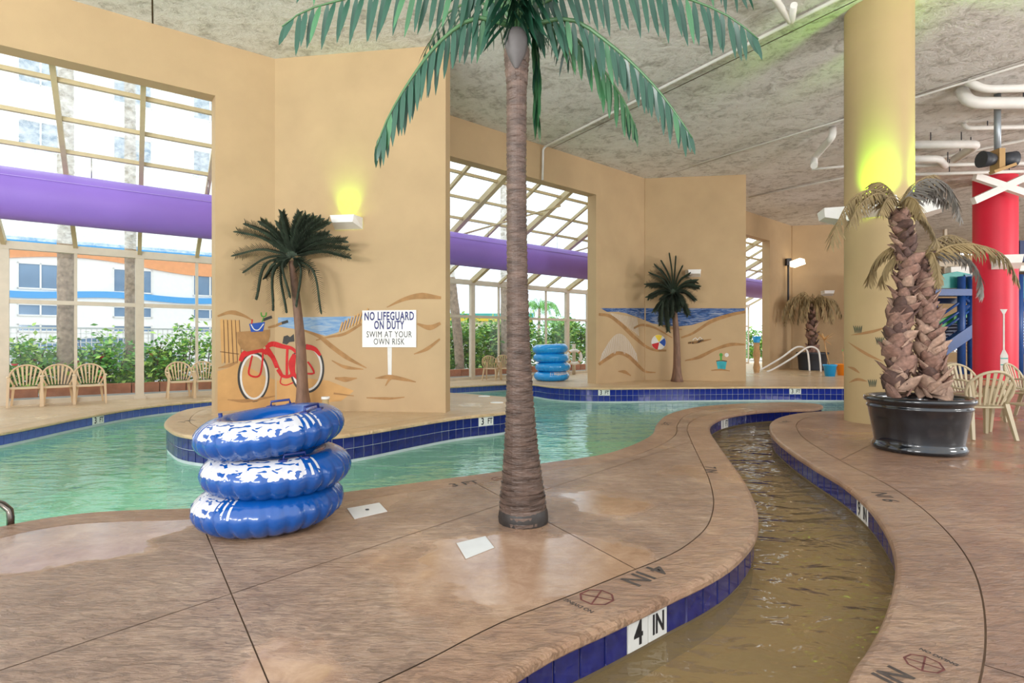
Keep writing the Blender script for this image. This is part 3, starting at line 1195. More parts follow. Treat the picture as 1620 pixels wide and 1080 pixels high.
# ------------------------------------------------------------------ leaves and palms
def leaf_unit(fold=0.16, droop=0.12):
    ts = (0.0, 0.22, 0.5, 0.78, 1.0)
    ws = (0.30, 0.95, 1.0, 0.72, 0.06)
    vs, fs = [], []
    for t, w in zip(ts, ws):
        z = -droop * t * t
        vs += [V((-w / 2, t, z)), V((0, t, z + 0.0)), V((w / 2, t, z))]
    vs = [V((v.x, v.y, v.z)) for v in vs]
    for i in range(4):
        for j in (0, 1):
            a = i * 3 + j
            fs.append((a, a + 1, a + 4, a + 3))
    return vs, fs


LV, LF = leaf_unit()


def leaf_mats(path, n, L, Wd, down, spread, fwd, rnd, jitter=0.12, taper=0.55, t0=0.10):
    """placements of leaflets along both sides of a frond spine"""
    P = resample(path, 60)
    out = []
    for side in (-1, 1):
        for i in range(n):
            t = t0 + (1 - t0) * (i + 0.5 * (side > 0)) / n
            k = min(58, int(t * 59))
            p = P[k].lerp(P[k + 1], t * 59 - k)
            T = (P[k + 1] - P[max(0, k - 1)]).normalized()
            up = ZUP if abs(T.z) < 0.97 else V((0.3, -1, 0)).normalized()
            Sd = T.cross(up).normalized() * side
            D = T * fwd + Sd * spread + V((0, 0, -1)) * down
            D += V((rnd.uniform(-1, 1), rnd.uniform(-1, 1), rnd.uniform(-1, 1))) * jitter
            D.normalize()
            ln = L * (taper + (1 - taper) * math.sin(PI * min(1, 0.18 + t * 0.72))) * rnd.uniform(0.88, 1.08)
            if t > 0.93:
                ln *= 0.75
                D = (D + T * 0.6).normalized()
            X = (T - D * T.dot(D))
            if X.length < 0.05:
                X = Sd
            X.normalize()
            Z = X.cross(D).normalized()
            if Z.z < 0:
                Z = -Z
                X = -X
            mtx = Matrix(((X.x * Wd, D.x * ln, Z.x * ln, p.x), (X.y * Wd, D.y * ln, Z.y * ln, p.y), (X.z * Wd, D.z * ln, Z.z * ln, p.z), (0, 0, 0, 1)))
            out.append(mtx)
    return out


def joined_leaves(mats_):
    b = MB()
    for m_ in mats_:
        b.add([m_ @ v for v in LV], LF, 0, True)
    return b


def spine(b, path, r0, r1, n=6):
    P = resample(path, 14)
    b.tube(P, [r0 + (r1 - r0) * i / 13 for i in range(14)], n)
    return b


# --- the big artificial palm in the foreground
rnd = random.Random(3)
pb = V((0.078, 3.93, 0))
palm = thing('palm_tree', 'tall artificial palm with ringed brown trunk and drooping green fronds', 'palm tree', pb)
prof = [(0.0, .170), (.04, .168), (.09, .160), (.2, .146), (.35, .128), (.52, .112), (.7, .099), (.9, .089), (1.2, .078), (1.7, .069), (2.4, .065), (3.0, .067), (3.2, .085), (3.3, .08)]


def interp(z, tb):
    for (a, ra), (c, rc_) in zip(tb, tb[1:]):
        if z <= c:
            return ra + (rc_ - ra) * (z - a) / (c - a)
    return tb[-1][1]


vs = []
NS = 24
zs = []
z = 0.0
k = 0
while z < 3.24:
    step = 0.030 + 0.012 * rnd.random()
    zs += [(z, 1.0), (z + step * 0.55, 1.05), (z + step * 0.9, 1.075), (z + step * 0.97, 0.97)]
    z += step
path = []
rings = []
for zz, f in zs:
    cx = pb.x - 0.022 * math.sin(zz * 0.9) - 0.012 * zz
    path.append(V((cx, pb.y, zz)))
    rings.append(interp(zz, prof) * (1 + (f - 1) * (1.0 if zz > .12 else .4)))
for p, r in zip(path, rings):
    w1, w2 = rnd.uniform(-.004, .004), rnd.uniform(0, 6.28)
    for j in range(NS):
        a = 2 * PI * j / NS
        rr = r * (1 + 0.012 * math.sin(3 * a + p.z * 1.3))
        vs.append((p.x + math.cos(a) * rr, p.y + math.sin(a) * rr, p.z + 0.006 * math.sin(2 * a + w2 + p.z * 7)))
fs = [(i * NS + j, i * NS + (j + 1) % NS, (i + 1) * NS + (j + 1) % NS, (i + 1) * NS + j) for i in range(len(path) - 1) for j in range(NS)]
MB().add(vs, fs, 0, False).build('trunk', M['trunk'], palm)
MB().lathe([(.171, 0.002), (.173, .03), (.168, .075), (.160, .095)], 32, pb).build('base_skirt', mat('dark_base', '2c2622', 0.5, var=0.4, vs=12), palm)
crown = V((path[-1].x, pb.y, 3.30))
b = MB()
for a, rr, zt in ((0.6, .078, 3.33), (1.9, .08, 3.28), (3.0, .076, 3.36), (4.2, .082, 3.30), (5.4, .08, 3.34)):
    d = V((math.cos(a), math.sin(a), 0))
    b.bar(crown + d * .055 + ZUP * -.28, crown + d * rr + ZUP * (zt - 3.30), .06, .03, d, w2=.035, h2=.015)
b.build('leaf_sheath', M['trunk'], palm)
gw = V((crown.x - 0.005, pb.y - 0.075, 3.24))
bw_ = MB()
wr_prof = [(0.012, -0.15), (0.03, -0.12), (.06, -0.06), (.078, 0.0), (.08, .05), (.066, .09), (.04, .12), (.0, .13)]
bw_.lathe(wr_prof, 14, gw, 0, 1.0, 0.75)
bw_.build('trunk_wrap', M['sheath'], palm)
leaf_me = MB().add(LV, LF, 0, True).mesh('leaflet', M['leaf'])
leaf_me2 = MB().add(LV, LF, 0, True).mesh('leaflet', M['leaf2'])


def pth(pts, y0, y1):
    n = len(pts)
    return crom([at(x, y, y0 + (y1 - y0) * i / (n - 1)) for i, (x, y) in enumerate(pts)], 0.05)


big_fronds = [
    ([(815, 22), (740, -18), (640, -22), (540, 0), (480, 18), (446, 42)], 3.9, 3.75, 25, .30, 0),
    ([(808, 42), (755, 28), (700, 62), (650, 125), (612, 190), (594, 236)], 3.9, 3.75, 24, .29, 0),
    ([(832, 42), (900, 30), (965, 70), (1030, 130), (1070, 180), (1095, 218)], 3.9, 3.8, 25, .27, 0),
    ([(828, 40), (880, 38), (925, 75), (965, 125), (990, 165), (1008, 208)], 3.95, 4.2, 22, .26, 1),
    ([(828, 20), (920, -22), (1010, -20), (1100, 2), (1160, 30), (1200, 62)], 3.9, 3.7, 25, .30, 0),
    ([(826, 30), (842, 20), (849, 60), (850, 120), (850, 165), (851, 200)], 4.0, 4.35, 18, .24, 1),
    ([(820, 28), (850, -40), (960, -80), (1080, -70), (1150, -40), (1190, -8)], 3.95, 4.35, 20, .30, 0),
    ([(812, 26), (770, -50), (680, -90), (570, -80), (500, -50), (470, -20)], 3.95, 4.3, 20, .28, 0),
]
for pts, ya, yb, n, L, lt in big_fronds:
    pa = pth(pts, ya, yb)
    fr = spine(MB(), pa, .017, .004).build('frond', M['rachis'], palm)
    for m_ in leaf_mats(pa, {25: 15, 24: 14, 22: 13, 20: 14, 18: 12}[n], L * 1.12, .037, 1.0, .22, .22, rnd, .09):
        o = bpy.data.objects.new('leaflet', leaf_me2 if (lt and rnd.random() < .8) or rnd.random() < .12 else leaf_me)
        COL.objects.link(o)
        o.parent = fr
        o.matrix_parent_inverse = Matrix()
        o.matrix_local = WM[palm.name].inverted() @ m_ if False else m_
# fronds that rise above and towards the viewer
for az, L_, zt in ((-1.9, 1.25, .55), (-1.2, 1.2, .5), (1.2, 1.4, .7), (2.2, 1.4, .65), (-0.4, 1.3, .9), (3.5, 1.3, .9)):
    d = V((math.cos(az), math.sin(az), 0))
    pa = crom([crown + ZUP * .08, crown + d * (.35 * L_) + ZUP * (zt * .8), crown + d * (.75 * L_) + ZUP * zt, crown + d * L_ + ZUP * (zt * .72)], .05)
    fr = spine(MB(), pa, .017, .004).build('frond', M['rachis'], palm)
    lv = joined_leaves(leaf_mats(pa, 17, .33, .036, .8, .4, .3, rnd)).build('leaflets', M['leaf'], fr)
    lv['kind'] = 'stuff'
# short leaflets in front of the crown
pa = crom([crown + ZUP * .1, crown + V((0.02, -.25, .30)), crown + V((.04, -.5, .22))], .05)
fr = spine(MB(), pa, .015, .004).build('frond', M['rachis'], palm)
lv = joined_leaves(leaf_mats(pa, 18, .30, .034, 1.0, .5, .1, rnd)).build('leaflets', M['leaf'], fr)
lv['kind'] = 'stuff'


# --- potted palms with shaggy trunks
def boot_unit():
    """dry leaf base: a curled pointed scale, root at origin, along +y, outward +z"""
    vs = [(-.5, 0, 0), (0, 0, .18), (.5, 0, 0), (-.46, .35, .10), (0, .35, .32), (.46, .35, .10), (-.34, .70, .24), (0, .74, .40), (.34, .70, .24), (.10, .98, .46),
          (-.44, .05, -.12), (.44, .05, -.12), (0, .70, .20)]
    fs = [(0, 1, 4, 3), (1, 2, 5, 4), (3, 4, 7, 6), (4, 5, 8, 7), (6, 7, 9), (7, 8, 9), (0, 3, 12, 10), (3, 6, 12), (6, 9, 12), (9, 8, 12), (8, 5, 12), (5, 2, 11, 12), (10, 12, 11)]
    return MB().add(vs, fs, 0, True)


boot_me = boot_unit().mesh('leaf_base', M['boot'])
boot_me2 = boot_unit().mesh('leaf_base', mat('dry_leaf_base_pale', 'a98a76', 0.75, var=0.35, vs=4.0, bmp=0.4, bs=30, bd=0.01))
boot_me3 = boot_unit().mesh('leaf_base', mat('dry_leaf_base_dark', '5d453c', 0.75, var=0.35, vs=4.0, bmp=0.4, bs=30, bd=0.01))


def shaggy(palm_, path, r0, r1, nb, size, rnd):
    P = resample(path, 40)
    tr = MB().tube(P, [r0 + (r1 - r0) * i / 39 for i in range(40)], 14).build('trunk', M['core'], palm_)
    for i in range(nb):
        t = i / (nb - 1)
        k = min(38, int(t * 39))
        p = P[k].lerp(P[k + 1], t * 39 - k)
        T = (P[k + 1] - P[k]).normalized()
        a = i * 2.39996
        X0 = T.orthogonal().normalized()
        Y0 = T.cross(X0).normalized()
        outw = X0 * math.cos(a) + Y0 * math.sin(a)
        r = r0 + (r1 - r0) * t
        sc = size * (1.25 - .45 * t) * rnd.uniform(.65, 1.3)
        lean = rnd.uniform(.02, .55)
        tw_ = rnd.uniform(-.35, .35)
        Yv = (T + outw * lean).normalized()
        Yv = (Yv + T.cross(outw) * tw_).normalized()
        Xv = Yv.cross(outw).normalized()
        Zv = Xv.cross(Yv).normalized()
        if Zv.dot(outw) < 0:
            Zv, Xv = -Zv, -Xv
        w = sc * rnd.uniform(.85, 1.45)
        o = bpy.data.objects.new('leaf_base', boot_me)
        COL.objects.link(o)
        o.parent = tr
        if rnd.random() < .5:
            o.data = boot_me2 if rnd.random() < .6 else boot_me3
        q = p + outw * (r * .86) - T * (sc * .3)
        o.matrix_local = Matrix(((Xv.x * w, Yv.x * sc, Zv.x * sc * .8, q.x), (Xv.y * w, Yv.y * sc, Zv.y * sc * .8, q.y), (Xv.z * w, Yv.z * sc, Zv.z * sc * .8, q.z), (0, 0, 0, 1)))
    return tr


def dry_frond(palm_, pa, n, L, Wd, m_, rnd, down=.75, spread=.55):
    fr = spine(MB(), pa, .014, .003, 5).build('frond', m_, palm_)
    lv = joined_leaves(leaf_mats(pa, n, L, Wd, down, spread, .45, rnd, .22)).build('leaflets', m_, fr)
    lv['kind'] = 'stuff'


rnd = random.Random(11)
pc = V((4.64, 6.5, 0))
pot = thing('planter', 'large glossy black pot holding two shaggy dry palms', 'planter', pc)
MB().lathe([(.0, 0.0), (.42, 0.0), (.455, .012), (.462, .05), (.44, .085), (.432, .11), (.455, .25), (.478, .38), (.492, .47), (.508, .49), (.508, .505), (.497, .515), (.503, .54), (.53, .555), (.538, .58), (.53, .605), (.512, .615), (.485, .605), (.475, .56), (.47, .5)], 56, pc).build('bowl', M['pot'], pot)
MB().lathe([(0.0, .535), (.25, .53), (.474, .52)], 32, pc).build('soil', M['soil'], pot)
dp = thing('potted_palm', 'taller shaggy dry palm trunk in the black planter', 'palm tree', pc + V((-.2, 0, .52)), 0, 'two dry palms in the black planter')
trA = crom([at(1424, 622, 6.5), at(1419, 540, 6.52), at(1432, 462, 6.5), at(1434, 405, 6.5), at(1427, 368, 6.5), at(1421, 330, 6.5)], .05)
shaggy(dp, trA, .088, .066, 135, .145, rnd)
cr = trA[-1]
fA = [([(1421, 326), (1385, 300), (1350, 312), (1328, 345), (1314, 385)], 6.5, 6.2, .26, 'dryleaf'),
      ([(1420, 324), (1390, 306), (1362, 322), (1345, 350)], 6.5, 6.0, .22, 'dryleaf'),
      ([(1424, 324), (1462, 284), (1496, 290), (1513, 318), (1520, 345)], 6.5, 6.4, .22, 'dryleaf_g'),
      ([(1424, 324), (1455, 300), (1480, 302), (1500, 322)], 6.5, 6.7, .2, 'dryleaf_g'),
      ([(1428, 328), (1456, 340), (1476, 366), (1484, 392)], 6.5, 6.4, .12, 'dryleaf'),
      ([(1420, 324), (1408, 300), (1392, 288), (1378, 290)], 6.5, 6.8, .2, 'dryleaf'),
      ([(1424, 322), (1440, 296), (1460, 282), (1478, 276)], 6.5, 6.9, .2, 'dryleaf'),
      ([(1420, 326), (1412, 312), (1402, 316), (1392, 336)], 6.45, 6.0, .18, 'dryleaf'),
      ([(1424, 326), (1436, 312), (1450, 318), (1458, 338)], 6.45, 6.0, .18, 'dryleaf')]
for pts, ya, yb, L, mm in fA:
    dry_frond(dp, pth(pts, ya, yb), 46, L, .018, M[mm], rnd)
dp2 = thing('potted_palm', 'shorter shaggy dry palm trunk leaning right in the black planter', 'palm tree', pc + V((.2, 0, .52)), 0, 'two dry palms in the black planter')
trB = crom([at(1478, 622, 6.45), at(1472, 550, 6.45), at(1465, 484, 6.5), at(1461, 430, 6.55), at(1462, 410, 6.55)], .05)
shaggy(dp2, trB, .086, .066, 110, .145, rnd)
fB = [([(1460, 408), (1425, 388), (1398, 398), (1380, 420), (1374, 446)], 6.55, 6.9, .2, 'dryleaf'),
      ([(1460, 410), (1425, 402), (1402, 420), (1392, 448)], 6.55, 6.6, .2, 'dryleaf'),
      ([(1464, 408), (1505, 388), (1550, 388), (1590, 405), (1612, 446)], 6.55, 6.3, .22, 'dryleaf'),
      ([(1464, 410), (1500, 400), (1535, 412), (1552, 440), (1553, 470)], 6.55, 6.5, .16, 'dryleaf_g'),
      ([(1464, 408), (1490, 388), (1525, 382), (1560, 392)], 6.55, 7.1, .2, 'dryleaf'),
      ([(1463, 408), (1473, 398), (1482, 420), (1486, 452)], 6.5, 6.2, .12, 'dryleaf'),
      ([(1462, 408), (1480, 380), (1505, 372), (1530, 380)], 6.6, 7.0, .18, 'dryleaf')]
for pts, ya, yb, L, mm in fB:
    dry_frond(dp2, pth(pts, ya, yb), 46, L, .018, M[mm], rnd)

# --- potted palm in the far corner
pc3 = V((12.62, 23.9, 0))
fpot = thing('planter', 'dark grey tub with a drooping brown palm in the far corner', 'planter', pc3)
MB().lathe([(0, 0), (.50, 0), (.52, .05), (.57, .66), (.62, .68), (.62, .74), (.57, .75), (.54, .64)], 32, pc3).build('bowl', M['dark'], fpot)
MB().lathe([(0, .66), (.545, .64)], 24, pc3).build('soil', M['soil'], fpot)
fpalm = thing('potted_palm', 'drooping brown palm beside the far handrail', 'palm tree', pc3 + V((0, 0, .6)))
rnd = random.Random(5)
tr3 = crom([pc3 + V((.0, 0, .6)), pc3 + V((.02, 0, 1.3)), pc3 + V((-.02, 0, 2.2)), pc3 + V((0, 0, 2.75))], .1)
shaggy(fpalm, tr3, .13, .10, 40, .26, rnd)
for i in range(22):
    a = i * 2.4
    d = V((math.cos(a), math.sin(a) * .6, 0))
    R_ = rnd.uniform(.85, 1.45)
    up = rnd.uniform(.15, .55)
    p0 = tr3[-1]
    dry_frond(fpalm, crom([p0, p0 + d * R_ * .35 + ZUP * up, p0 + d * R_ * .75 + ZUP * (up * .6), p0 + d * R_ + ZUP * (-.45 - rnd.random() * .4)], .1), 12, .38, .05, M['dryleaf'], rnd, .9, .35)
# yucca in blue and orange pots
for px, py, m_, lab, grow in ((1313, 595, 'cyanpot', 'bright blue plastic flower pot beside the column', True), (1333, 593.5, 'orangepot', 'orange plastic flower pot partly behind the cream column', False)):
    q = fl(px, py)
    t_ = thing('flower_pot', lab, 'flower pot', q, 0, 'small coloured flower pots')
    MB().lathe([(0, 0), (.155, 0), (.205, .36), (.225, .365), (.225, .41), (.195, .41), (.185, .33)], 24, q).build('bowl', M[m_], t_)
    MB().lathe([(0, .34), (.19, .33)], 20, q).build('soil', M['soil'], t_)
    pl = thing('yucca', ('spiky pale yucca growing in the blue pot' if grow else 'thin bare stem growing in the orange pot'), 'plant', q + V((0, 0, .34)))
    MB().tube([q + V((0, 0, .3)), q + V((-.12, 0, .8)), q + V((-.2, 0, 1.25))] if grow else [q + V((0, 0, .3)), q + V((.04, 0, .6)), q + V((.0, 0, .85))], .02, 6).build('stem', M['p_brown2'], pl)
    if grow:
        for i in range(16):
            a = i * 2.4
            e = rnd.uniform(-.3, .9)
            d = V((math.cos(a) * math.cos(e), math.sin(a) * math.cos(e), math.sin(e)))
            Xv = d.cross(ZUP).normalized()
            Zv = Xv.cross(d)
            p0 = q + V((-.2, 0, 1.25))
            m4 = Matrix(((Xv.x * .05, d.x * .42, Zv.x * .42, p0.x), (Xv.y * .05, d.y * .42, Zv.y * .42, p0.y), (Xv.z * .05, d.z * .42, Zv.z * .42, p0.z), (0, 0, 0, 1)))
            MB().add([m4 @ v for v in LV], LF).build('leaf', M['p_sand'], pl)
    else:
        MB().add([q + V((.0, 0, .8)) + V(v) * .3 for v in ((0, 0, 0), (.1, .02, .3), (.02, 0, .5), (-.08, -.02, .3))], [(0, 1, 2, 3)]).build('leaf', M['hedge'], pl)


# --- slim relief palms standing against the piers
def relief_palm(label, base, crown_, tw, tips, sc, ydep, width, Lf, seed):
    rnd = random.Random(seed)
    bx = fl(*base)
    bx = V((0, 0, 0)) + at(base[0], HZ + (CH * FPX / ydep), ydep)
    t_ = thing('relief_palm', label, 'palm tree', bx, 0, 'slim decorative palms against the piers')
    top = at(crown_[0] + .0, crown_[1] + 8, ydep)
    mid = bx.lerp(top, .5) + V((.04 * sc, 0, 0))
    P = resample(crom([bx, mid, top], .1), 20)
    rs = [tw * (1.0 + .55 * max(0, 1 - i / 4) ** 2 - .45 * i / 19) for i in range(20)]
    MB().tube(P, rs, 12, flat=.6).build('trunk', M['p_bark'], t_)
    c = at(crown_[0], crown_[1], ydep - .03)
    for dx, dy in tips:
        e = at(crown_[0] + dx, crown_[1] + dy, ydep - rnd.uniform(.05, .3))
        m1 = c.lerp(e, .5) + ZUP * (.10 * sc + (.12 * sc if dy > 40 else 0)) + V((.12 * sc * (1 if dx > 0 else -1) if dy > 40 else 0, -.04, 0))
        pa = crom([c, m1, e], .05)
        fr = spine(MB(), pa, .018 * sc, .008 * sc, 5).build('frond', M['p_palm'], t_)
        b = MB()
        PP = resample(pa, 34)
        for i in range(3, 33):
            T = (PP[i + 1] - PP[i]).normalized()
            for s_ in range(4):
                a = s_ * PI / 2 + .5
                X0 = T.orthogonal().normalized()
                Y0 = T.cross(X0)
                d = (T * 1.1 + (X0 * math.cos(a) + Y0 * math.sin(a))).normalized()
                Xv = d.cross(T).normalized()
                Zv = Xv.cross(d)
                ln = Lf * rnd.uniform(.8, 1.2) * (1 if i < 28 else .7)
                m4 = Matrix(((Xv.x * width, d.x * ln, Zv.x * ln, PP[i].x), (Xv.y * width, d.y * ln, Zv.y * ln, PP[i].y), (Xv.z * width, d.z * ln, Zv.z * ln, PP[i].z), (0, 0, 0, 1)))
                b.add([m4 @ v for v in LV], LF)
        lv = b.build('leaflets', M['p_palm'], fr)
        lv['kind'] = 'stuff'
    return t_


K3 = 1 / 2.8425
tips1 = [(-245, -110), (-210, -145), (-140, -155), (-60, -150), (-45, -200), (35, -200), (65, -185), (100, -180), (130, -170), (165, -155), (165, -100),
         (240, -70), (250, -35), (260, 5), (-255, -5), (-215, 70), (-160, 190), (-85, 240), (-25, 250), (20, 220), (130, 250), (-120, 95), (-10, 180)]
relief_palm('dark green slim palm standing by the painted bicycle pier', (480, 648), (462, 405), .155, [(x * K3, y * K3) for x, y in tips1], 1.0, 9.78, .034, .135, 1)
tips2 = [(-42, -12), (-40, 8), (-36, -30), (-28, -42), (-18, -48), (-6, -60), (4, -55), (14, -40), (24, -28), (36, -18), (40, -8), (34, 12), (24, 36), (8, 30), (-8, 62), (-20, 52), (-30, 30), (14, 22), (-4, 40)]
relief_palm('dark slim palm in front of the beach ball mural', (1071, 604), (1065, 462), .19, tips2, 1.1, 17.25, .045, .19, 2)


# ------------------------------------------------------------------ inflatable rings
def ring_mesh(R, r, name, m_, nseg=96, ns=22, cre=26):
    vs, fs = [], []
    for i in range(nseg * 2):
        a = 2 * PI * i / (nseg * 2)
        pinch = abs(math.sin(a * cre / 2)) ** 0.5
        for j in range(ns):
            b_ = 2 * PI * j / ns
            eq = max(0, math.cos(b_)) ** 6                      # outer seam
            low = max(0, math.cos(b_ + .55)) ** 3
            rr = r * (1 - .20 * (1 - pinch) * low) + .012 * eq
            x = R + math.cos(b_) * rr
            z_ = math.sin(b_) * rr * .92 + .008 * eq * math.sin(a * cre * 2)
            vs.append((math.cos(a) * x, math.sin(a) * x, z_))
    n2 = nseg * 2
    for i in range(n2):
        for j in range(ns):
            fs.append((i * ns + j, ((i + 1) % n2) * ns + j, ((i + 1) % n2) * ns + (j + 1) % ns, i * ns + (j + 1) % ns))
    return MB().add(vs, fs, 0, True).mesh(name, m_)


RR, rr_ = .338, .138


def swim_ring(label, c, m_, tx=0.0, ty=0.0, rz=0.0, handles=(), group=None, R=RR, r=rr_, me=None):
    t_ = thing('swim_ring', label, 'swim ring', (0, 0, 0), 0, group)
    t_.location = c
    t_.rotation_euler = (tx, ty, rz)
    body = bpy.data.objects.new('ring_body', me or ring_mesh(R, r, 'ring_body', M[m_]))
    COL.objects.link(body)
    body.parent = t_
    for a in handles:
        d = V((math.cos(a), math.sin(a), 0))
        e = V((-d.y, d.x, 0))
        c0 = d * (R + r * .15)
        zt = r * .92
        pts = [c0 - e * .07 + ZUP * (zt - .01), c0 - e * .065 + ZUP * (zt + .03), c0 + e * .065 + ZUP * (zt + .03), c0 + e * .07 + ZUP * (zt - .01)]
        h = MB().tube(pts, .009, 6)
        for sg in (-1, 1):
            h.box(c0 + e * (sg * .07) + ZUP * (zt - .004), (.05, .05, .012))
        ho = h.mesh('grab_handle', M['handle'])
        o = bpy.data.objects.new('grab_handle', ho)
        COL.objects.link(o)
        o.parent = t_
    v = bpy.data.objects.new('valve', MB().lathe([(0, .02), (.014, .02), (.014, -.02)], 10, V((-(R + r * .2), .05, r * .9))).mesh('valve', M['handle']))
    COL.objects.link(v)
    v.parent = t_
    return t_


sc_ = V((-1.665, 3.92, 0))
H1 = rr_ * .92
g_ = 'stack of three blue swim rings by the pool edge'
swim_ring('blue swim ring at the bottom of the three-ring stack', sc_ + V((0.0, 0, H1 + .012)), 'vinyl_c', .02, -.03, 0, (2.6,), g_)
swim_ring('blue swim ring in the middle of the three-ring stack', sc_ + V((.05, .01, H1 * 3 - .012)), 'vinyl_b', .015, -.02, 0.15, (-1.05, 2.0), g_)
swim_ring('blue swim ring tilted on top of the three-ring stack', sc_ + V((.0, .02, H1 * 5 - .005)), 'vinyl', .045, -.10, 0, (1.75, -.35), g_)
s2 = fl(873, 602)
far_ring = ring_mesh(.385, .155, 'ring_body', M['vinyl_far'], 48, 18)
names = ['lowest', 'second lowest', 'second highest', 'highest']
for k in range(4):
    hh = .155 * .92
    swim_ring('sky blue swim ring, %s of the far four-ring stack' % names[k], s2 + V(((-.01, .03, -.03, -.05)[k], 0, hh * (2 * k + 1) - k * .008 + .012)), 'vinyl_far', .02 * (-1) ** k, .02 * (k - 1), .9 * k, (), 'stack of four sky blue rings on the far bank', me=far_ring)

# ------------------------------------------------------------------ resin chairs
def make_chair(m_):
    t_ = thing('patio_chair', 'x', 'chair')
    def P(b, n):
        o = bpy.data.objects.new(n, b.mesh(n, m_))
        COL.objects.link(o)
        o.parent = t_
        return o
    # seat: dished panel, front is -y
    vs, fs = [], []
    for j in range(6):
        y = -.24 + .46 * j / 5
        for i in range(7):
            u = i / 6 * 2 - 1
            wx = .25 - .03 * (j / 5)
            zz = .425 - .02 * (1 - u * u) * math.sin(PI * j / 5) - (.025 if j == 0 else 0) - .015 * (j / 5)
            vs.append(V((u * wx, y, zz)))
    n0 = len(vs)
    vs += [v - V((0, 0, .022)) for v in vs]
    for j in range(5):
        for i in range(6):
            a = j * 7 + i
            fs.append((a, a + 1, a + 8, a + 7))
            fs.append((n0 + a + 7, n0 + a + 8, n0 + a + 1, n0 + a))
    rim = [i for i in range(7)] + [j * 7 + 6 for j in range(1, 6)] + [35 + i for i in range(5, -1, -1)] + [j * 7 for j in range(4, 0, -1)]
    for a, b_ in zip(rim, rim[1:] + rim[:1]):
        fs.append((a, n0 + a, n0 + b_, b_))
    P(MB().add(vs, fs, 0, True), 'seat')
    def back(x, z):                                   # curved, reclined back surface
        return V((x, .22 + (z - .42) * .30 - .55 * x * x, z))
    arch = []
    for i in range(25):
        a = PI * (1.08 - 1.16 * i / 24)
        x, z = math.cos(a) * .275, .62 + math.sin(a) * .24
        arch.append(back(x, z))
    arch = [back(-.20, .42)] + arch + [back(.20, .42)]
    P(MB().tube(arch, .019, 6, flat=1.0), 'back_frame')
    for i in range(7):
        u = (i - 3) / 3
        x0, x1 = u * .15, u * .235
        zt = .62 + .24 * math.sqrt(max(0, 1 - (x1 / .275) ** 2)) - .005
        pts = [back(x0 + (x1 - x0) * k / 6, .43 + (zt - .43) * k / 6) for k in range(7)]
        vs, fs = [], []
        for k, p in enumerate(pts):
            w = .011 + .010 * k / 6
            for dx, dy in ((-w, -.005), (w, -.005), (w, .005), (-w, .005)):
                vs.append(p + V((dx, dy, 0)))
        for k in range(6):
            for q in range(4):
                fs.append((k * 4 + q, k * 4 + (q + 1) % 4, k * 4 + 4 + (q + 1) % 4, k * 4 + 4 + q))
        P(MB().add(vs, fs), 'slat')
    for sx in (-1, 1):
        P(MB().bar((sx * .285, -.27, 0), (sx * .262, -.23, .61), .035, .045, (0, 1, 0), w2=.05, h2=.06), 'leg')
        P(MB().bar((sx * .25, .33, 0), (sx * .205, .21, .44), .035, .04, (0, 1, 0), w2=.05, h2=.06), 'leg')
        a0 = back(sx * .272, .62)
        P(MB().tube([a0, V((sx * .29, .05, .635)), V((sx * .285, -.12, .635)), V((sx * .262, -.25, .615))], [.018, .026, .030, .024], 8, flat=.55), 'armrest')
    return t_


chairL = make_chair(M['chair'])
chairR = make_chair(M['chair_r'])
usedL, usedR = [], []


def put_chair(proto, used, loc, rz, label, group):
    o = proto if not used else copy_tree(proto)
    used.append(1)
    o.location = loc
    o.rotation_euler = (0, 0, rz)
    o['label'] = label
    o['group'] = group
    return o


aL = math.atan2(UG.y, UG.x)
def on_glaz(px, inn):
    q = (px - CXP) / FPX
    p0 = GA + inn1 * inn
    t = (p0.y * q - p0.x) / (UG.x - UG.y * q)
    return p0 + UG * t
for px, lab in ((41, 'beige resin armchair nearest the left edge by the glass wall'), (92, 'beige resin armchair, middle of the three left of the second glazing post'), (142, 'beige resin armchair, rightmost of the three left of the second glazing post'),
                (285, 'beige resin armchair right of the second glazing post'), (325, 'beige resin armchair half hidden behind the bicycle pier')):
    p = on_glaz(px, .50)
    put_chair(chairL, usedL, (p.x, p.y, LOW), aL, lab, 'resin chairs along the sunroom glass')
for px, py, a, lab in ((778, 601, aL + 2.2, 'beige resin chair seen sideways left of the palm trunk'), (800, 600, aL - .3, 'beige resin chair mostly hidden behind the palm trunk')):
    p = fl(px, py, LOW)
    put_chair(chairL, usedL, (p.x, p.y, LOW), a, lab, 'resin chairs along the sunroom glass')
for x, y, a, lab in ((6.06, 7.42, PI - .12, 'beige resin chair with its back to us beside the black planter'), (6.85, 7.55, PI + .10, 'beige resin chair with its back to us at the right edge'),
                     (6.05, 8.75, -.35, 'beige resin chair behind the black planter facing the others'), (7.25, 8.95, .05, 'beige resin chair in front of the red column'),
                     (8.35, 9.1, .5, 'beige resin chair at the far right edge')):
    put_chair(chairR, usedR, (x, y, 0), a, lab, 'resin chairs by the planter')

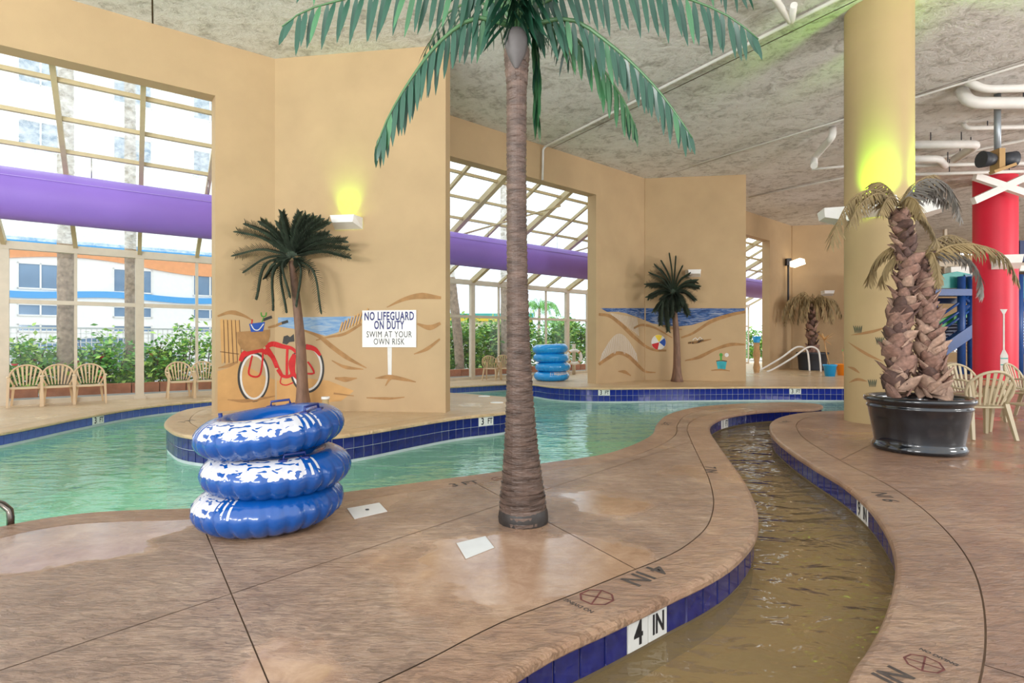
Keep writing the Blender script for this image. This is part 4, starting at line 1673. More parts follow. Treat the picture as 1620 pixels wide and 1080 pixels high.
# ------------------------------------------------------------------ sconces and lamps
def sconce(label, p, out, w, h, d, glow=None, power=0, group='wedge wall sconces', tilt=0):
    """wedge shaped uplighter: p = centre of its back on the wall, out = outward normal"""
    out = V(out).normalized()
    sx = V((-out.y, out.x, 0))
    t_ = thing('wall_sconce', label, 'wall lamp', p, 0, group)
    b = MB()
    A = [p - sx * w / 2 + ZUP * h / 2, p + sx * w / 2 + ZUP * h / 2, p + sx * w / 2 - ZUP * h / 2, p - sx * w / 2 - ZUP * h / 2]
    f = out * d
    Bq = [p - sx * w * .42 + ZUP * h * .5 + f, p + sx * w * .42 + ZUP * h * .5 + f, p + sx * w * .36 - ZUP * h * .12 + f * .95, p - sx * w * .36 - ZUP * h * .12 + f * .95]
    vs = A + Bq
    b.add(vs, [(3, 2, 6, 7), (0, 3, 7, 4), (2, 1, 5, 6), (4, 7, 6, 5)])
    # inner rim
    i = [q.lerp((A[0] + A[1] + Bq[0] + Bq[1]) / 4, .12) for q in (A[0], A[1], Bq[1], Bq[0])]
    b.add([A[0], A[1], Bq[1], Bq[0]] + i, [(0, 1, 5, 4), (1, 2, 6, 5), (2, 3, 7, 6), (3, 0, 4, 7)])
    b.build('shade', M['white'], t_)
    c4 = sum(i, V((0, 0, 0))) / 4
    MB().add([q - ZUP * .03 for q in i], [(0, 1, 2, 3)]).build('lamp', M[glow] if glow else M['white'], t_)
    if power:
        ld = bpy.data.lights.new('sconce_light', 'SPOT')
        ld.energy = power
        ld.color = (0.36, 1.0, 0.0)
        ld.spot_size = 1.55
        ld.spot_blend = 1.0
        ld.shadow_soft_size = .06
        lo = bpy.data.objects.new('sconce_light', ld)
        COL.objects.link(lo)
        lo.location = c4 + ZUP * .02
        lo.rotation_euler = (V((0, 0, 0)) + ZUP + out * -.62).to_track_quat('-Z', 'Y').to_euler()
        lo.parent = t_
        lo.matrix_parent_inverse = WM[t_.name].inverted()
    return t_


up1 = (E1 - C1).normalized()
np1 = V((up1.y, -up1.x, 0))
up2 = (E2 - C2).normalized()
np2 = V((up2.y, -up2.x, 0))


def on_plane(px, py, A, n, off=0.0):
    d = V(((px - CXP) / FPX, 1, -(py - HZ) / FPX))
    t = (A.x * n.x + A.y * n.y) / (d.x * n.x + d.y * n.y)
    return V((d.x * t, d.y * t, CH + d.z * t)) + n * off


sconce('white wedge sconce glowing yellow-green on the lifeguard sign pier', on_plane(552, 354, C1, np1, .005), np1, .52, .20, .28, 'lampglow', 40)
sconce('small white unlit sconce on the beach ball pier', on_plane(1096, 433, C2, np2, .005), np2, .46, .20, .3, None)
up3 = (E3 - C3).normalized()
np3 = V((up3.y, -up3.x, 0))
sconce('white sconce low on the far corner wall behind the drooping palm', on_plane(1308, 464, C3, np3, .005), np3, .5, .22, .3, None)
for a, lab, g, pw in ((-2.12, 'white sconce glowing yellow-green on the front of the cream column', 'lampglow', 170), (-.62, 'white sconce glowing yellow-green on the right of the cream column', 'lampglow', 170), (2.9, 'white unlit sconce sticking out left of the cream column', None, 0)):
    d = V((math.cos(a), math.sin(a), 0))
    zc = 3.18
    sconce(lab, V((cc.x, cc.y, zc)) + d * .47, d, .46, .22, .34, g, pw)
p = V((rc.x, rc.y, 0)) + V((-.25, -.97, 0)).normalized() * .57
sconce('white sconce on the red column', V((p.x, p.y, 3.62)), V((-.25, -.97, 0)), .75, .4, .3, None)
# flood lamp with conduit on the third wall
q = on_plane(1243, 415, C3, -N2 * 1.0, 0)
nw = V((U2.y, -U2.x, 0))
q = on_plane(1241, 415, C3, nw, .16)
fl_ = thing('flood_lamp', 'lit white flood lamp with black conduit on the far wall', 'wall lamp', q)
MB().extrude([q + nw * .05 + U2 * -.05, q + nw * .5 + ZUP * .12 + U2 * -.05, q + nw * .55 - ZUP * .1 + U2 * -.05, q + nw * .1 - ZUP * .22 + U2 * -.05], U2 * .5).build('head', M['lampwhite'], fl_)
MB().tube([q, q - ZUP * 1.75, q - ZUP * 1.9 + U2 * .25, q - ZUP * 1.9 + U2 * .5], .04, 6).build('conduit', M['dark'], fl_)
MB().box(q, (.2, .2, .3)).build('junction_box', M['dark'], fl_)

# ------------------------------------------------------------------ warning sign
sl = on_plane(574, 491, C1, np1)
sr = on_plane(659, 490, C1, np1)
sb = on_plane(574, 549, C1, np1)
W_, H_ = (V((sr.x, sr.y, 0)) - V((sl.x, sl.y, 0))).length, sl.z - sb.z
sc0 = (sl + sr) / 2
sc0.z = sl.z - H_ / 2
sign = thing('warning_sign', 'white sign with dark lettering about no lifeguard on the pier', 'sign', sc0 + np1 * .01)
R1 = Matrix((up1, -np1, ZUP)).transposed()
MB().box(sc0 + np1 * .015, (W_, .02, H_), R1).build('board', M['white'], sign)
inkb = mat('navy_ink', '23266a', 0.5)
for body, dzz, sz, m_, bd, ft in (('NO LIFEGUARD', .33, .225, inkb, .006, .92), ('ON DUTY', .09, .225, inkb, .006, .56), ('SWIM AT YOUR', -.16, .17, M['ink'], .0, .84), ('OWN RISK', -.355, .17, M['ink'], .0, .57)):
    M4 = frame(sc0 + np1 * .0265 + ZUP * (dzz * H_), up1, ZUP)
    o = text('lettering', body, sz * H_ / .72, M4, m_, sign, .0008, bold=bd, fit=ft * W_)
for sx in (-.46, .46):
    for sz in (-.44, .44):
        MB().tube([sc0 + up1 * (W_ * sx) + ZUP * (H_ * sz) + np1 * .024, sc0 + up1 * (W_ * sx) + ZUP * (H_ * sz) + np1 * .03], .012, 8).build('screw', M['steel'], sign)

# ------------------------------------------------------------------ murals: paint on the walls
n_w1 = V((U1.y, -U1.x, 0))
n_w2 = V((U2.y, -U2.x, 0))


def wp(px, py, off):
    if px < 436.5:
        return on_plane(px, py, C1, n_w1, off)
    if px < 720:
        return on_plane(px, py, C1, np1, off)
    if px < 1020.5:
        return on_plane(px, py, C2, n_w2, off)
    return on_plane(px, py, C2, np2, off)


def host(px):
    return wall_a if px < 436.5 else pier_a if px < 720 else wall_b if px < 1020.5 else pier_b


LAY = [0]


def stroke(b, pts, w, m=0, off=None, closed=False, step=3.0):
    """painted line of width w"""
    if off is None:
        LAY[0] += 1
        off = .003 + .0004 * (LAY[0] % 9)
    P = [V((x, y, 0)) for x, y in pts]
    P = crom(P, step, closed) if len(P) > 2 else resample(P, max(3, int((P[1] - P[0]).length / step)))
    n = len(P)
    ws = [q_ * 1.45 for q_ in w] if isinstance(w, (list, tuple)) else [w, w]
    L, R = [], []
    for i, p in enumerate(P):
        t = (P[(i + 1) % n] if closed else P[min(i + 1, n - 1)]) - (P[i - 1] if (closed or i) else P[0])
        t.normalize()
        nn = V((-t.y, t.x, 0))
        f = i / max(1, n - 1) * (len(ws) - 1)
        k = min(int(f), len(ws) - 2)
        ww = (ws[k] + (ws[k + 1] - ws[k]) * (f - k)) / 2
        a, c = p + nn * ww, p - nn * ww
        L.append(wp(a.x, a.y, off))
        R.append(wp(c.x, c.y, off))
    fs = [(i, i + 1, n + i + 1, n + i) for i in range(n - 1)] + ([(n - 1, 0, n, 2 * n - 1)] if closed else [])
    b.add(L + R, fs, m)
    return b


def fill(b, pts, m=0, off=.003):
    return b.poly([wp(x, y, off) for x, y in pts], m)


def ell(cx, cy, rx, ry, n=28, a0=0, a1=2 * PI):
    return [(cx + rx * math.cos(a0 + (a1 - a0) * i / n), cy + ry * math.sin(a0 + (a1 - a0) * i / n)) for i in range(n)]


def mural(name, label, b, mats_, px):
    o = b.build(name, [M[k] for k in mats_], host(px))
    o['label'] = label
    return o


# pier one: sea, dunes, fences, bicycle
b = MB()
b.poly([wp(x, y, .002) for x, y in [(440, 502), (520, 501), (577, 500), (560, 512), (545, 521), (530, 527), (515, 531), (490, 524), (440, 516)]])
mural('painted_sea', 'painted strip of hazy blue sea', b, ['sea1'], 500)
_SW = 1.0
b = MB()
stroke(b, [(344, 500), (365, 494), (385, 499), (400, 507)], [2, 5, 1])
stroke(b, [(480, 522), (505, 532), (525, 548), (550, 566), (580, 582)], [2, 5, 5, 1])
stroke(b, [(500, 538), (520, 533), (545, 528), (572, 512)], [1, 3, 3])
stroke(b, [(612, 486), (640, 473), (665, 468), (698, 471)], [1, 4, 7, 3])
stroke(b, [(660, 512), (680, 518), (697, 511)], [2, 6, 3])
stroke(b, [(655, 560), (675, 552), (696, 536)], [1, 4, 2])
stroke(b, [(594, 598), (615, 596), (640, 600), (658, 604)], [1, 5, 4, 1])
stroke(b, [(610, 610), (616, 600), (622, 595)], [1, 4])
stroke(b, [(345, 582), (362, 578), (376, 572)], [1, 4, 2])
stroke(b, [(360, 632), (385, 634), (415, 630), (436, 626)], [1, 4, 3, 1])
stroke(b, [(530, 598), (548, 600), (565, 598)], [2, 6, 1])
stroke(b, [(525, 570), (545, 580), (575, 584)], [1, 4, 1])
stroke(b, [(580, 629), (620, 630), (640, 628)], [1, 3, 1])
stroke(b, [(528, 622), (560, 626)], [2, 1])
mural('painted_dunes', 'painted brown dune outlines', b, ['p_brown'], 560)
b = MB()
fill(b, [(344, 587), (360, 582), (378, 574), (400, 584), (420, 596), (435, 600), (435, 644), (344, 651)], 0, .0012)
mural('painted_sand', 'painted orange sand patch', b, ['p_sand'], 400)
b = MB()
fill(b, [(438, 602), (470, 596), (520, 602), (560, 618), (540, 634), (480, 640), (438, 644)], 0, .0012)
mural('painted_sand', 'painted orange sand patch', b, ['p_sand'], 500)
b = MB()
for i in range(5):
    x = 350 + i * 6.2
    fill(b, [(x - 2, 505 + i * .5), (x + 3, 504 + i * .5), (x + 5 + i * .5, 572 + i * 1.0), (x + .5 + i * .5, 576 + i * 1.0)], 0, .0025)
    stroke(b, [(x + 3.6, 506), (x + 5.6 + i * .5, 574)], 1.0, 1)
stroke(b, [(348, 556), (378, 560)], 1.2, 1)
for i in range(9):
    x = 537 + i * 5
    y = 525 - i * 2.2
    stroke(b, [(x, y), (x + 5, y - 16 - i * .5)], 2.2, 0)
    stroke(b, [(x + 1.6, y), (x + 6.6, y - 15 - i * .5)], .9, 1)
mural('painted_fence', 'painted weathered sand fence', b, ['p_sand', 'p_dark'], 400)
b = MB()
stroke(b, ell(401, 596, 23.5, 38), 3.6, 0, .003, True)
stroke(b, ell(401.5, 596, 20.5, 34.5), 3.2, 1, .0035, True)
stroke(b, ell(486, 583, 25.5, 37), 3.4, 0, .003, True)
stroke(b, ell(486, 583, 22.5, 33.5), 3.2, 1, .0035, True)
stroke(b, [(380, 571), (386, 560), (400, 555), (414, 554), (422, 560)], [4, 7, 6, 3], 2, .004)
stroke(b, [(420, 551), (432, 566), (439, 582), (446, 594)], [8, 5, 5, 4], 2, .0044)
stroke(b, [(420, 549), (430, 544), (448, 548), (462, 551), (472, 561)], [5, 6, 4, 3], 2, .0048)
stroke(b, [(455, 548), (454, 572), (454, 594)], 4, 2, .0052)
stroke(b, [(446, 594), (454, 596), (464, 592)], 5, 2, .0056)
stroke(b, [(446, 593), (444, 606), (452, 609), (464, 605)], 2, 2, .0044)
stroke(b, [(416, 556), (414, 580), (410, 594), (404, 596), (394, 592), (396, 575), (399, 562)], 3, 2, .0048)
stroke(b, [(466, 560), (462, 575), (464, 590), (470, 598)], [4, 8, 6, 3], 2, .0048)
stroke(b, [(484, 548), (498, 552), (507, 562)], [6, 5, 3], 2, .005)
stroke(b, [(487, 572), (494, 582), (497, 590), (490, 591), (480, 590)], 3, 2, .0054)
fill(b, [(447, 543), (449, 532), (455, 530), (459, 533), (465, 528), (466, 540), (458, 541), (454, 545)], 0, .005)
stroke(b, [(424, 518), (436, 515), (446, 511)], [2, 3, 3], 3, .004)
stroke(b, [(446, 511), (456, 508)], 4.5, 0, .0045)
stroke(b, [(416, 506), (430, 501)], 4.5, 0, .0045)
mural('painted_bicycle', 'painted red beach bicycle', b, ['p_black', 'p_white', 'p_red', 'p_brown'], 400)
b = MB()
fill(b, [(373.5, 525), (427, 521), (427, 532), (423, 544), (415, 551), (390, 556), (382, 552), (376, 542)], 0, .006)
fill(b, [(394, 512), (419, 509), (416, 524), (397, 525)], 1, .0064)
stroke(b, [(397, 513), (402, 521), (408, 522), (417, 512)], 1.6, 2, .0068)
stroke(b, [(414, 510), (417, 502)], 1.5, 3, .0066)
stroke(b, [(413, 494), (414, 500), (420, 500), (421, 494)], 2, 3, .007)
stroke(b, [(398, 512), (399, 505)], 2, 4, .0066)
mural('painted_basket', 'painted brown basket with a blue toy bucket', b, ['p_brown', 'p_blue', 'p_white', 'p_green', 'p_red'], 400)
b = MB()
fill(b, [(613, 549), (620, 549), (619.5, 596), (614, 596)], 0, .003)
mural('painted_post', 'painted white post under the sign', b, ['p_white'], 616)

# pier two: dark sea, dunes, grass, ball, bucket
KX, KY = 250 / 1620, 150 / 972


def c7(lst):
    return [(940 + x * KX, 470 + y * KY) for x, y in lst]


b = MB()
b.poly([wp(x, y, .002) for x, y in c7([(65, 112), (515, 112), (515, 235), (470, 215), (330, 165), (250, 150), (130, 150)])])
mural('painted_sea', 'painted dark blue sea on the wall', b, ['sea2'], 980)
b = MB()
b.poly([wp(x, y, .002) for x, y in c7([(524, 112), (1545, 114), (1545, 135), (1330, 180), (1160, 235), (1000, 285), (860, 300), (700, 285), (600, 270), (524, 238)])])
mural('painted_sea', 'painted dark blue sea behind the palm', b, ['sea2'], 1100)
b = MB()
for pts, w in (([(45, 175), (150, 190), (260, 265), (400, 400), (540, 510), (640, 545), (740, 545)], [3, 4, 4, 3, 2]), ([(400, 320), (480, 285), (600, 305), (800, 415)], [2, 3, 2, 1]),
               ([(890, 415), (1000, 375), (1200, 250), (1400, 180), (1550, 150)], [2, 3, 4, 3]), ([(930, 650), (1060, 620), (1250, 530), (1400, 485), (1545, 485)], [1, 4, 3, 4, 2]),
               ([(45, 690), (130, 630), (240, 572), (340, 600), (450, 700), (520, 760), (630, 772)], [3, 4, 4, 4, 3, 1]), ([(245, 760), (310, 765), (375, 805)], [1, 4, 1]),
               ([(960, 470), (1050, 460), (1200, 430)], [2, 3, 1]), ([(1200, 750), (1300, 742), (1390, 755)], [1, 2, 1]), ([(700, 290), (790, 320), (900, 330)], [1, 2, 1])):
    stroke(b, c7(pts), w)
mural('painted_dunes', 'painted brown dunes', b, ['p_brown'], 1000)
b = MB()
for i in range(18):
    x = 170 + i * 14
    stroke(b, c7([(x + i * 1.5, 160 + i * 3), (x + 20 + i * 1.5, 190 + i * 12)]), .55, 0)
for i in range(36):
    x = 60 + i * 11
    base = 668 - 95 * math.sin(PI * min(1, (x - 45) / 410))
    top = base - 90 - 110 * math.sin(PI * i / 35)
    stroke(b, c7([(x, base), (x + (i - 18) * -1.2 + 4, top)]), .5, 0)
mural('painted_grass', 'painted pale dune grass', b, ['p_white'], 980)
b = MB()
cx, cy = c7([(660, 462)])[0]
fill(b, ell(cx, cy, 11.5, 12), 0, .003)
def wedge(a0, a1, m):
    fill(b, [(cx + 1, cy)] + [(cx + 11.2 * math.cos(a0 + (a1 - a0) * i / 8), cy + 11.8 * math.sin(a0 + (a1 - a0) * i / 8)) for i in range(9)], m, .0036)
wedge(1.7, 2.9, 1)
wedge(-.6, .6, 2)
wedge(-2.1, -1.0, 3)
mural('painted_ball', 'painted red, blue and yellow beach ball', b, ['p_white', 'p_red', 'p_blue', 'p_yellow'], 1042)
b = MB()
fill(b, c7([(1252, 655), (1360, 655), (1345, 740), (1268, 740)]), 0, .003)
stroke(b, c7([(1250, 655), (1300, 648), (1362, 657)]), 1.6, 1, .0036)
stroke(b, c7([(1300, 648), (1300, 590)]), 3, 2, .0036)
fill(b, ell(*c7([(1358, 592)])[0], 3.2, 3.2), 3, .004)
fill(b, ell(*c7([(1300, 590)])[0], 2.8, 2.8), 2, .004)
mural('painted_bucket', 'painted teal bucket with a flower', b, ['p_teal', 'p_dark', 'p_green', 'p_white'], 1140)
b = MB()
stroke(b, c7([(965, 468), (1040, 462), (1120, 440)]), [2, 3, 2], 0, .003)
stroke(b, c7([(1010, 440), (1040, 415), (1060, 440)]), 1, 1, .0034)
stroke(b, c7([(1060, 435), (1085, 408), (1110, 432)]), 1, 1, .0034)
mural('painted_sandals', 'painted pair of sandals', b, ['p_black', 'p_white'], 1100)
# oar on the red column
b = MB()
def colp(px, py):
    d = V(((px - CXP) / FPX, 1.0))
    a_, b_, c_ = d.dot(d), -2 * d.dot(rc.xy), rc.xy.dot(rc.xy) - .566 ** 2
    t = (-b_ - math.sqrt(max(0, b_ * b_ - 4 * a_ * c_))) / (2 * a_)
    return V((d.x * t, d.y * t, CH - (py - HZ) / FPX * t))
def colpoly(pts, m):
    # quad given as top-left, top-right, bottom-right, bottom-left, cut into narrow strips that follow the curve
    (ax, ay), (bx_, by), (cx_, cy_), (dx_, dy_) = pts
    for k in range(5):
        f, g = k / 5, (k + 1) / 5
        b.poly([colp(ax + (bx_ - ax) * f, ay), colp(ax + (bx_ - ax) * g, ay), colp(dx_ + (cx_ - dx_) * g, dy_), colp(dx_ + (cx_ - dx_) * f, dy_)], m)
colpoly([(1582, 489), (1594, 489), (1589.5, 497), (1586.8, 497)], 0)
for y in range(497, 553, 8):
    colpoly([(1586.8, y), (1589.6, y), (1589.6, y + 8), (1586.8, y + 8)], 0)
colpoly([(1586.5, 553), (1590, 553), (1595, 562), (1582.5, 562)], 0)
for y in (562, 568, 574, 580, 586):
    colpoly([(1582.5, y), (1595, y), (1595, y + 6), (1582.5, y + 6)], 1 if y in (568, 580) and False else 0)
b2 = MB()
o = b.build('painted_oar', M['p_white'], redcol)
b = MB()
def colp2(px, py):
    q_ = colp(px, py)
    return q_ + V((-.64, -.76, 0)) * .003
for y in (566, 576):
    for k in range(5):
        xa, xb = 1582.8 + 2.4 * k, 1585.2 + 2.4 * k
        b.poly([colp2(xa, y), colp2(xb, y), colp2(xb, y + 1.6), colp2(xa, y + 1.6)])
b.build('oar_stripe', M['teal'], redcol)

# faded dune lines and grass painted on the cream column
def ccp(px, py, off=.003):
    d = V(((px - CXP) / FPX, 1.0))
    a_, b_, c_ = d.dot(d), -2 * d.dot(cc.xy), cc.xy.dot(cc.xy) - (.461 + off) ** 2
    t = (-b_ - math.sqrt(max(0, b_ * b_ - 4 * a_ * c_))) / (2 * a_)
    return V((d.x * t, d.y * t, CH - (py - HZ) / FPX * t))


def cstroke(b, pts, w, m):
    P = crom([V((x, y, 0)) for x, y in pts], 2.5)
    n = len(P)
    L, R = [], []
    for i, p in enumerate(P):
        t = (P[min(i + 1, n - 1)] - P[max(i - 1, 0)]).normalized()
        ww = w * math.sin(PI * (i + .5) / n) / 2
        L.append(ccp(p.x - t.y * ww, p.y + t.x * ww))
        R.append(ccp(p.x + t.y * ww, p.y - t.x * ww))
    b.add(L + R, [(i, i + 1, n + i + 1, n + i) for i in range(n - 1)], m)


b = MB()
for pts in ([(1346, 530), (1365, 527), (1385, 523), (1405, 516)], [(1342, 541), (1355, 550), (1375, 562), (1398, 572)], [(1341, 580), (1350, 583), (1360, 590)], [(1343, 605), (1356, 600), (1372, 603)]):
    cstroke(b, pts, 4.5, 0)
for x0, y0 in ((1357, 527), (1392, 545), (1380, 612)):
    for k in range(5):
        cstroke(b, [(x0 + k * 2.2 - 4, y0), (x0 + k * 2.6 - 5, y0 - 7), (x0 + k * 3.4 - 7, y0 - 12)], 2.0, 1)
b.build('painted_dunes', [M['p_brown'], M['p_palm']], col)

# ------------------------------------------------------------------ ceiling pipes
def pipe(label, pts, r, m_='pipe', clamps=True, name='ceiling_pipe', group='pipes under the ceiling'):
    t_ = thing(name, label, 'pipe', pts[0], 0, group)
    P = []
    for i, p in enumerate(pts):
        p = V(p)
        if 0 < i < len(pts) - 1:
            a = (V(pts[i - 1]) - p)
            c = (V(pts[i + 1]) - p)
            ra = min(r * 2.2, a.length * .45)
            rc2 = min(r * 2.2, c.length * .45)
            a, c = p + a.normalized() * ra, p + c.normalized() * rc2
            for k in range(5):
                s = k / 4
                P.append(a * (1 - s) ** 2 + p * (2 * s * (1 - s)) + c * s * s)
        else:
            P.append(p)
    MB().tube(P, r, 12).build('run', M[m_], t_)
    if clamps:
        for p, q in zip(pts, pts[1:]):
            p, q = V(p), V(q)
            if (q - p).length > 1.2 and abs(q.z - p.z) < .3:
                for f in (.3, .75):
                    c = p.lerp(q, f)
                    MB().tube([c, V((c.x, c.y, CEIL))], .012, 5).build('hanger', M['dark'], t_)
    return t_


def cz(px, py, drop):
    """point `drop` below the ceiling"""
    y = (CEIL - drop - CH) * FPX / (HZ - py)
    return V(((px - CXP) / FPX * y, y, CEIL - drop))


p1, p2 = cz(1640, 163, .36), cz(1533, 163, .36)
pipe('fat white pipe with an elbow below the ceiling at the right edge', [p1 + (p1 - p2).normalized() * 3, p2, p2 + V((-.05, .15, .34))], .115)
p1, p2 = cz(1640, 139, .22), cz(1556, 141, .22)
pipe('white pipe just above the fat elbow pipe', [p1 + (p1 - p2).normalized() * 3, p2, p2 + V((-.25, .1, .2))], .075)
pipe('thin white pipe behind the pendant pole', [cz(1660, 200, .16), cz(1530, 203, .16), cz(1524, 196, .02)], .05)
pipe('white pipe with a sloping elbow right of the cream column', [cz(1440, 229, .3), cz(1548, 228, .3), cz(1510, 252, .3)], .10)
pipe('white pipe between the column and the red column', [cz(1440, 251, .4), cz(1485, 251, .4), cz(1495, 262, .4)], .09)
pipe('long thin pipe above the red column', [cz(1440, 262, .35), cz(1640, 258, .35)], .05)
pipe('lower long pipe running behind the pendant lamp', [cz(1440, 276, .4), cz(1650, 270, .4)], .045)
pipe('white drain pipe dropping from the ceiling left of the cream column', [cz(1317, 203, .02), cz(1317, 216, .3), cz(1288, 250, .35), cz(1288, 262, .7)], .085, clamps=False)
pipe('thin grey pipe left of the cream column', [cz(1284, 268, .3), cz(1345, 262, .3)], .035)
pipe('white pipe elbow at the top of the picture above the right fronds', [cz(1180, -40, .15), cz(1226, -2, .15), cz(1252, 36, .15), cz(1256, 8, .15)], .05, clamps=False)
# conduit with a drop down the middle wall
a_, e_ = cz(859, 233, .05), cz(1262, 30, .05)
pipe('slim conduit crossing the ceiling behind the palm fronds', [on_plane(856, 285, C2, n_w2, .05), on_plane(857, 236, C2, n_w2, .05), cz(864, 231, .05), e_, e_ + (e_ - a_).normalized() * 4], .03, clamps=False)
a_, e_ = cz(1090, 263, .05), cz(1330, 190, .05)
pipe('slim conduit crossing the ceiling left of the column', [a_, e_, e_ + (e_ - a_).normalized() * 10], .022, clamps=False)
a_, e_ = cz(1185, 312, .05), cz(1330, 282, .05)
pipe('thin conduit on the far ceiling above the beach ball pier', [a_, e_, e_ + (e_ - a_).normalized() * 8], .03, clamps=False)

# pendant projector
pj = cz(1578, 172, .3)
pend = thing('pendant_speaker', 'dark twin speaker hanging on a grey pole from the ceiling', 'speaker', V((pj.x, pj.y, CEIL)))
zb = CH + (HZ - 240) / FPX * pj.y
MB().tube([V((pj.x, pj.y, CEIL)), V((pj.x, pj.y, zb))], .06, 10).build('pole', mat('galvanised', '9aa1a5', 0.4, metal=0.5), pend)
MB().box((pj.x, pj.y, zb - .17), (.12, .24, .42)).bar((pj.x - .2, pj.y - .1, zb - .46), (pj.x + .25, pj.y - .1, zb - .30), .14, .06).build('bracket', M['cardboard'], pend)
for sg in (-1, 1):
    c = V((pj.x + sg * .20, pj.y, zb - .16))
    MB().tube([c - V((sg * .12, 0, 0)), c, c + V((sg * .14, 0, 0))], [.11, .15, .17], 16).build('speaker_horn', M['dark'], pend)

# ------------------------------------------------------------------ handrails, lids, markings, small fittings
def rail(label, paths, r, m_, base):
    t_ = thing('handrail', label, 'handrail', base)
    for p in paths:
        MB().tube(crom(p, .04), r, 10).build('tube', M[m_], t_)
    return t_


h0 = fl(1276, 587)
rails = []
for off in (V((0, 0, 0)), V((.32, -.25, 0))):
    q = h0 + off
    dirv = V((-.98, -.12, 0))
    rails.append([q + V((.12, 0, 0)), q + V((.10, 0, .35)), q + V((-.0, 0, .86)), q + V((-.3, -.15, .98)) + dirv * .15, q + dirv * 1.1 + ZUP * .55, q + dirv * 1.9 + ZUP * .12, q + dirv * 2.2 + ZUP * .0])
rail('pale sloping steel handrail beside the far potted palm', rails, .035, 'white', h0)
hl = fl(12, 828)
rail('dark steel pool handrail at the left edge', [[hl + V((.02, .0, -.02)), hl + V((.015, .0, .09)), hl + V((-.05, .02, .125)), hl + V((-.25, .10, .11)), hl + V((-.5, .28, -.1)), hl + V((-.6, .35, -.5))]], .022, 'bronze', hl)


def square_plate(label, corners, m_, knob=True):
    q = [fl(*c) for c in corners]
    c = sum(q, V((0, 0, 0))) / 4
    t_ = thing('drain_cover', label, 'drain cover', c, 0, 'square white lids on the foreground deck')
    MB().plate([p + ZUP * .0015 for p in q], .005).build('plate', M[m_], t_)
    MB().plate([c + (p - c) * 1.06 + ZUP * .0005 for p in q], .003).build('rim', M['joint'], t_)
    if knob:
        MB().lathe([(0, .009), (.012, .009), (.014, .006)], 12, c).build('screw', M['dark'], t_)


square_plate('square white skimmer lid beside the three-ring stack', [(549, 804), (600, 795), (613, 809), (561, 821)], 'white')
square_plate('pale square painted as a reflection in the puddle left of the palm trunk', [(722, 859), (768, 848), (782, 866), (737, 884)], 'tile_white', False)  # wet-floor reflection put in as a pale flush plate, no real lid
for px, py, lab in ((766, 627, 'round white lid on the island nearer the pool tip'), (786, 637, 'round white lid on the island beside the palm trunk')):
    q = fl(px, py)
    t_ = thing('drain_cover', lab, 'drain cover', q, 0, 'round white lids on the island')
    MB().lathe([(0, .012), (.12, .012), (.135, .006), (.135, 0.001)], 24, q).build('plate', M['white'], t_)
    MB().lathe([(.135, .001), (.15, .004), (.155, .001)], 24, q).build('rim', M['p_sand'], t_)
# capped stub pipe on the island
q = fl(515, 658)
t_ = thing('pipe_stub', 'short cream capped pipe at the foot of the sign pier', 'pipe', q)
MB().tube([q, q + ZUP * .28], .055, 12).build('stub', M['col'], t_)
MB().tube([q + ZUP * .28, q + ZUP * .32], .07, 12).build('cap', M['white'], t_)


def octagon_mark(b, c, x, y, s, w=.12):
    pts = [c + x * (s * math.cos(PI / 8 + k * PI / 4)) + y * (s * math.sin(PI / 8 + k * PI / 4)) for k in range(8)]
    pin = [c + (p - c) * (1 - w) for p in pts]
    b.add(pts + pin, [(k, (k + 1) % 8, 8 + (k + 1) % 8, 8 + k) for k in range(8)])
    for a, d in ((0, 4), (2, 6)):
        p, q_ = pin[a], pin[d]
        t = (q_ - p).normalized()
        n = V((-t.y, t.x, 0)) * s * .05
        b.add([p - n, p + n, q_ + n, q_ - n], [(0, 1, 2, 3)])


def stencil(label, deckname, pa, pb_, body, size, octa=True, flip=1, small='NO DIVING'):
    """depth stencil painted on a deck; text runs from pa to pb_"""
    x = (pb_ - pa)
    x.z = 0
    x.normalize()
    y = V((-x.y, x.x, 0)) * 1.0
    root = DECKS[deckname]
    z0 = V((0, 0, pa.z + .0012))
    o = text('depth_stencil', body, size, frame(V((pa.x, pa.y, 0)) + z0, x, y), M['ink_worn'], root, .0002, 'LEFT', .003)
    o['label'] = label
    if octa:
        L = size * .62 * len(body) + size * .75
        b = MB()
        c = V((pa.x, pa.y, 0)) + z0 + x * L
        octagon_mark(b, c, x, y, size * .52)
        b.build('no_diving_mark', mat('worn_red', '6a3a34', .7, var=.4, vs=30), root)
        text('small_lettering', small, size * .2, frame(c + x * (size * .78), -y, x), M['ink_worn'], root, .0002, 'CENTER', .001)


stencil('worn depth stencil near the stream edge', 'floor_peninsula', fl(1046, 897), fl(975, 930), '4 IN', .17, True)
stencil('worn depth stencil on the pool edge', 'floor_peninsula', fl(712, 768), fl(770, 760), '3 FT', .15, True)
stencil('worn depth stencil on the peninsula coping', 'floor_peninsula', fl(1122, 738), fl(1128, 756), '7 IN', .15, False)
stencil('worn depth stencil on the right coping', 'floor_right', fl(1414, 794), fl(1384, 774), '9 IN', .16, False)
stencil('worn depth stencil at the lower right', 'floor_right', fl(1398, 1078), fl(1438, 1060), 'IN', .13, True)
stencil('worn depth stencil at the stream end', 'floor_right', fl(1236, 669), fl(1262, 664), '1 FT', .16, False)
stencil('worn depth stencil on the peninsula neck', 'floor_peninsula', fl(1052, 672), fl(1066, 664), '3 FT', .16, False)
stencil('worn depth stencil on the island', 'floor_island', fl(285, 668), fl(308, 664), '3 FT', .16, False)

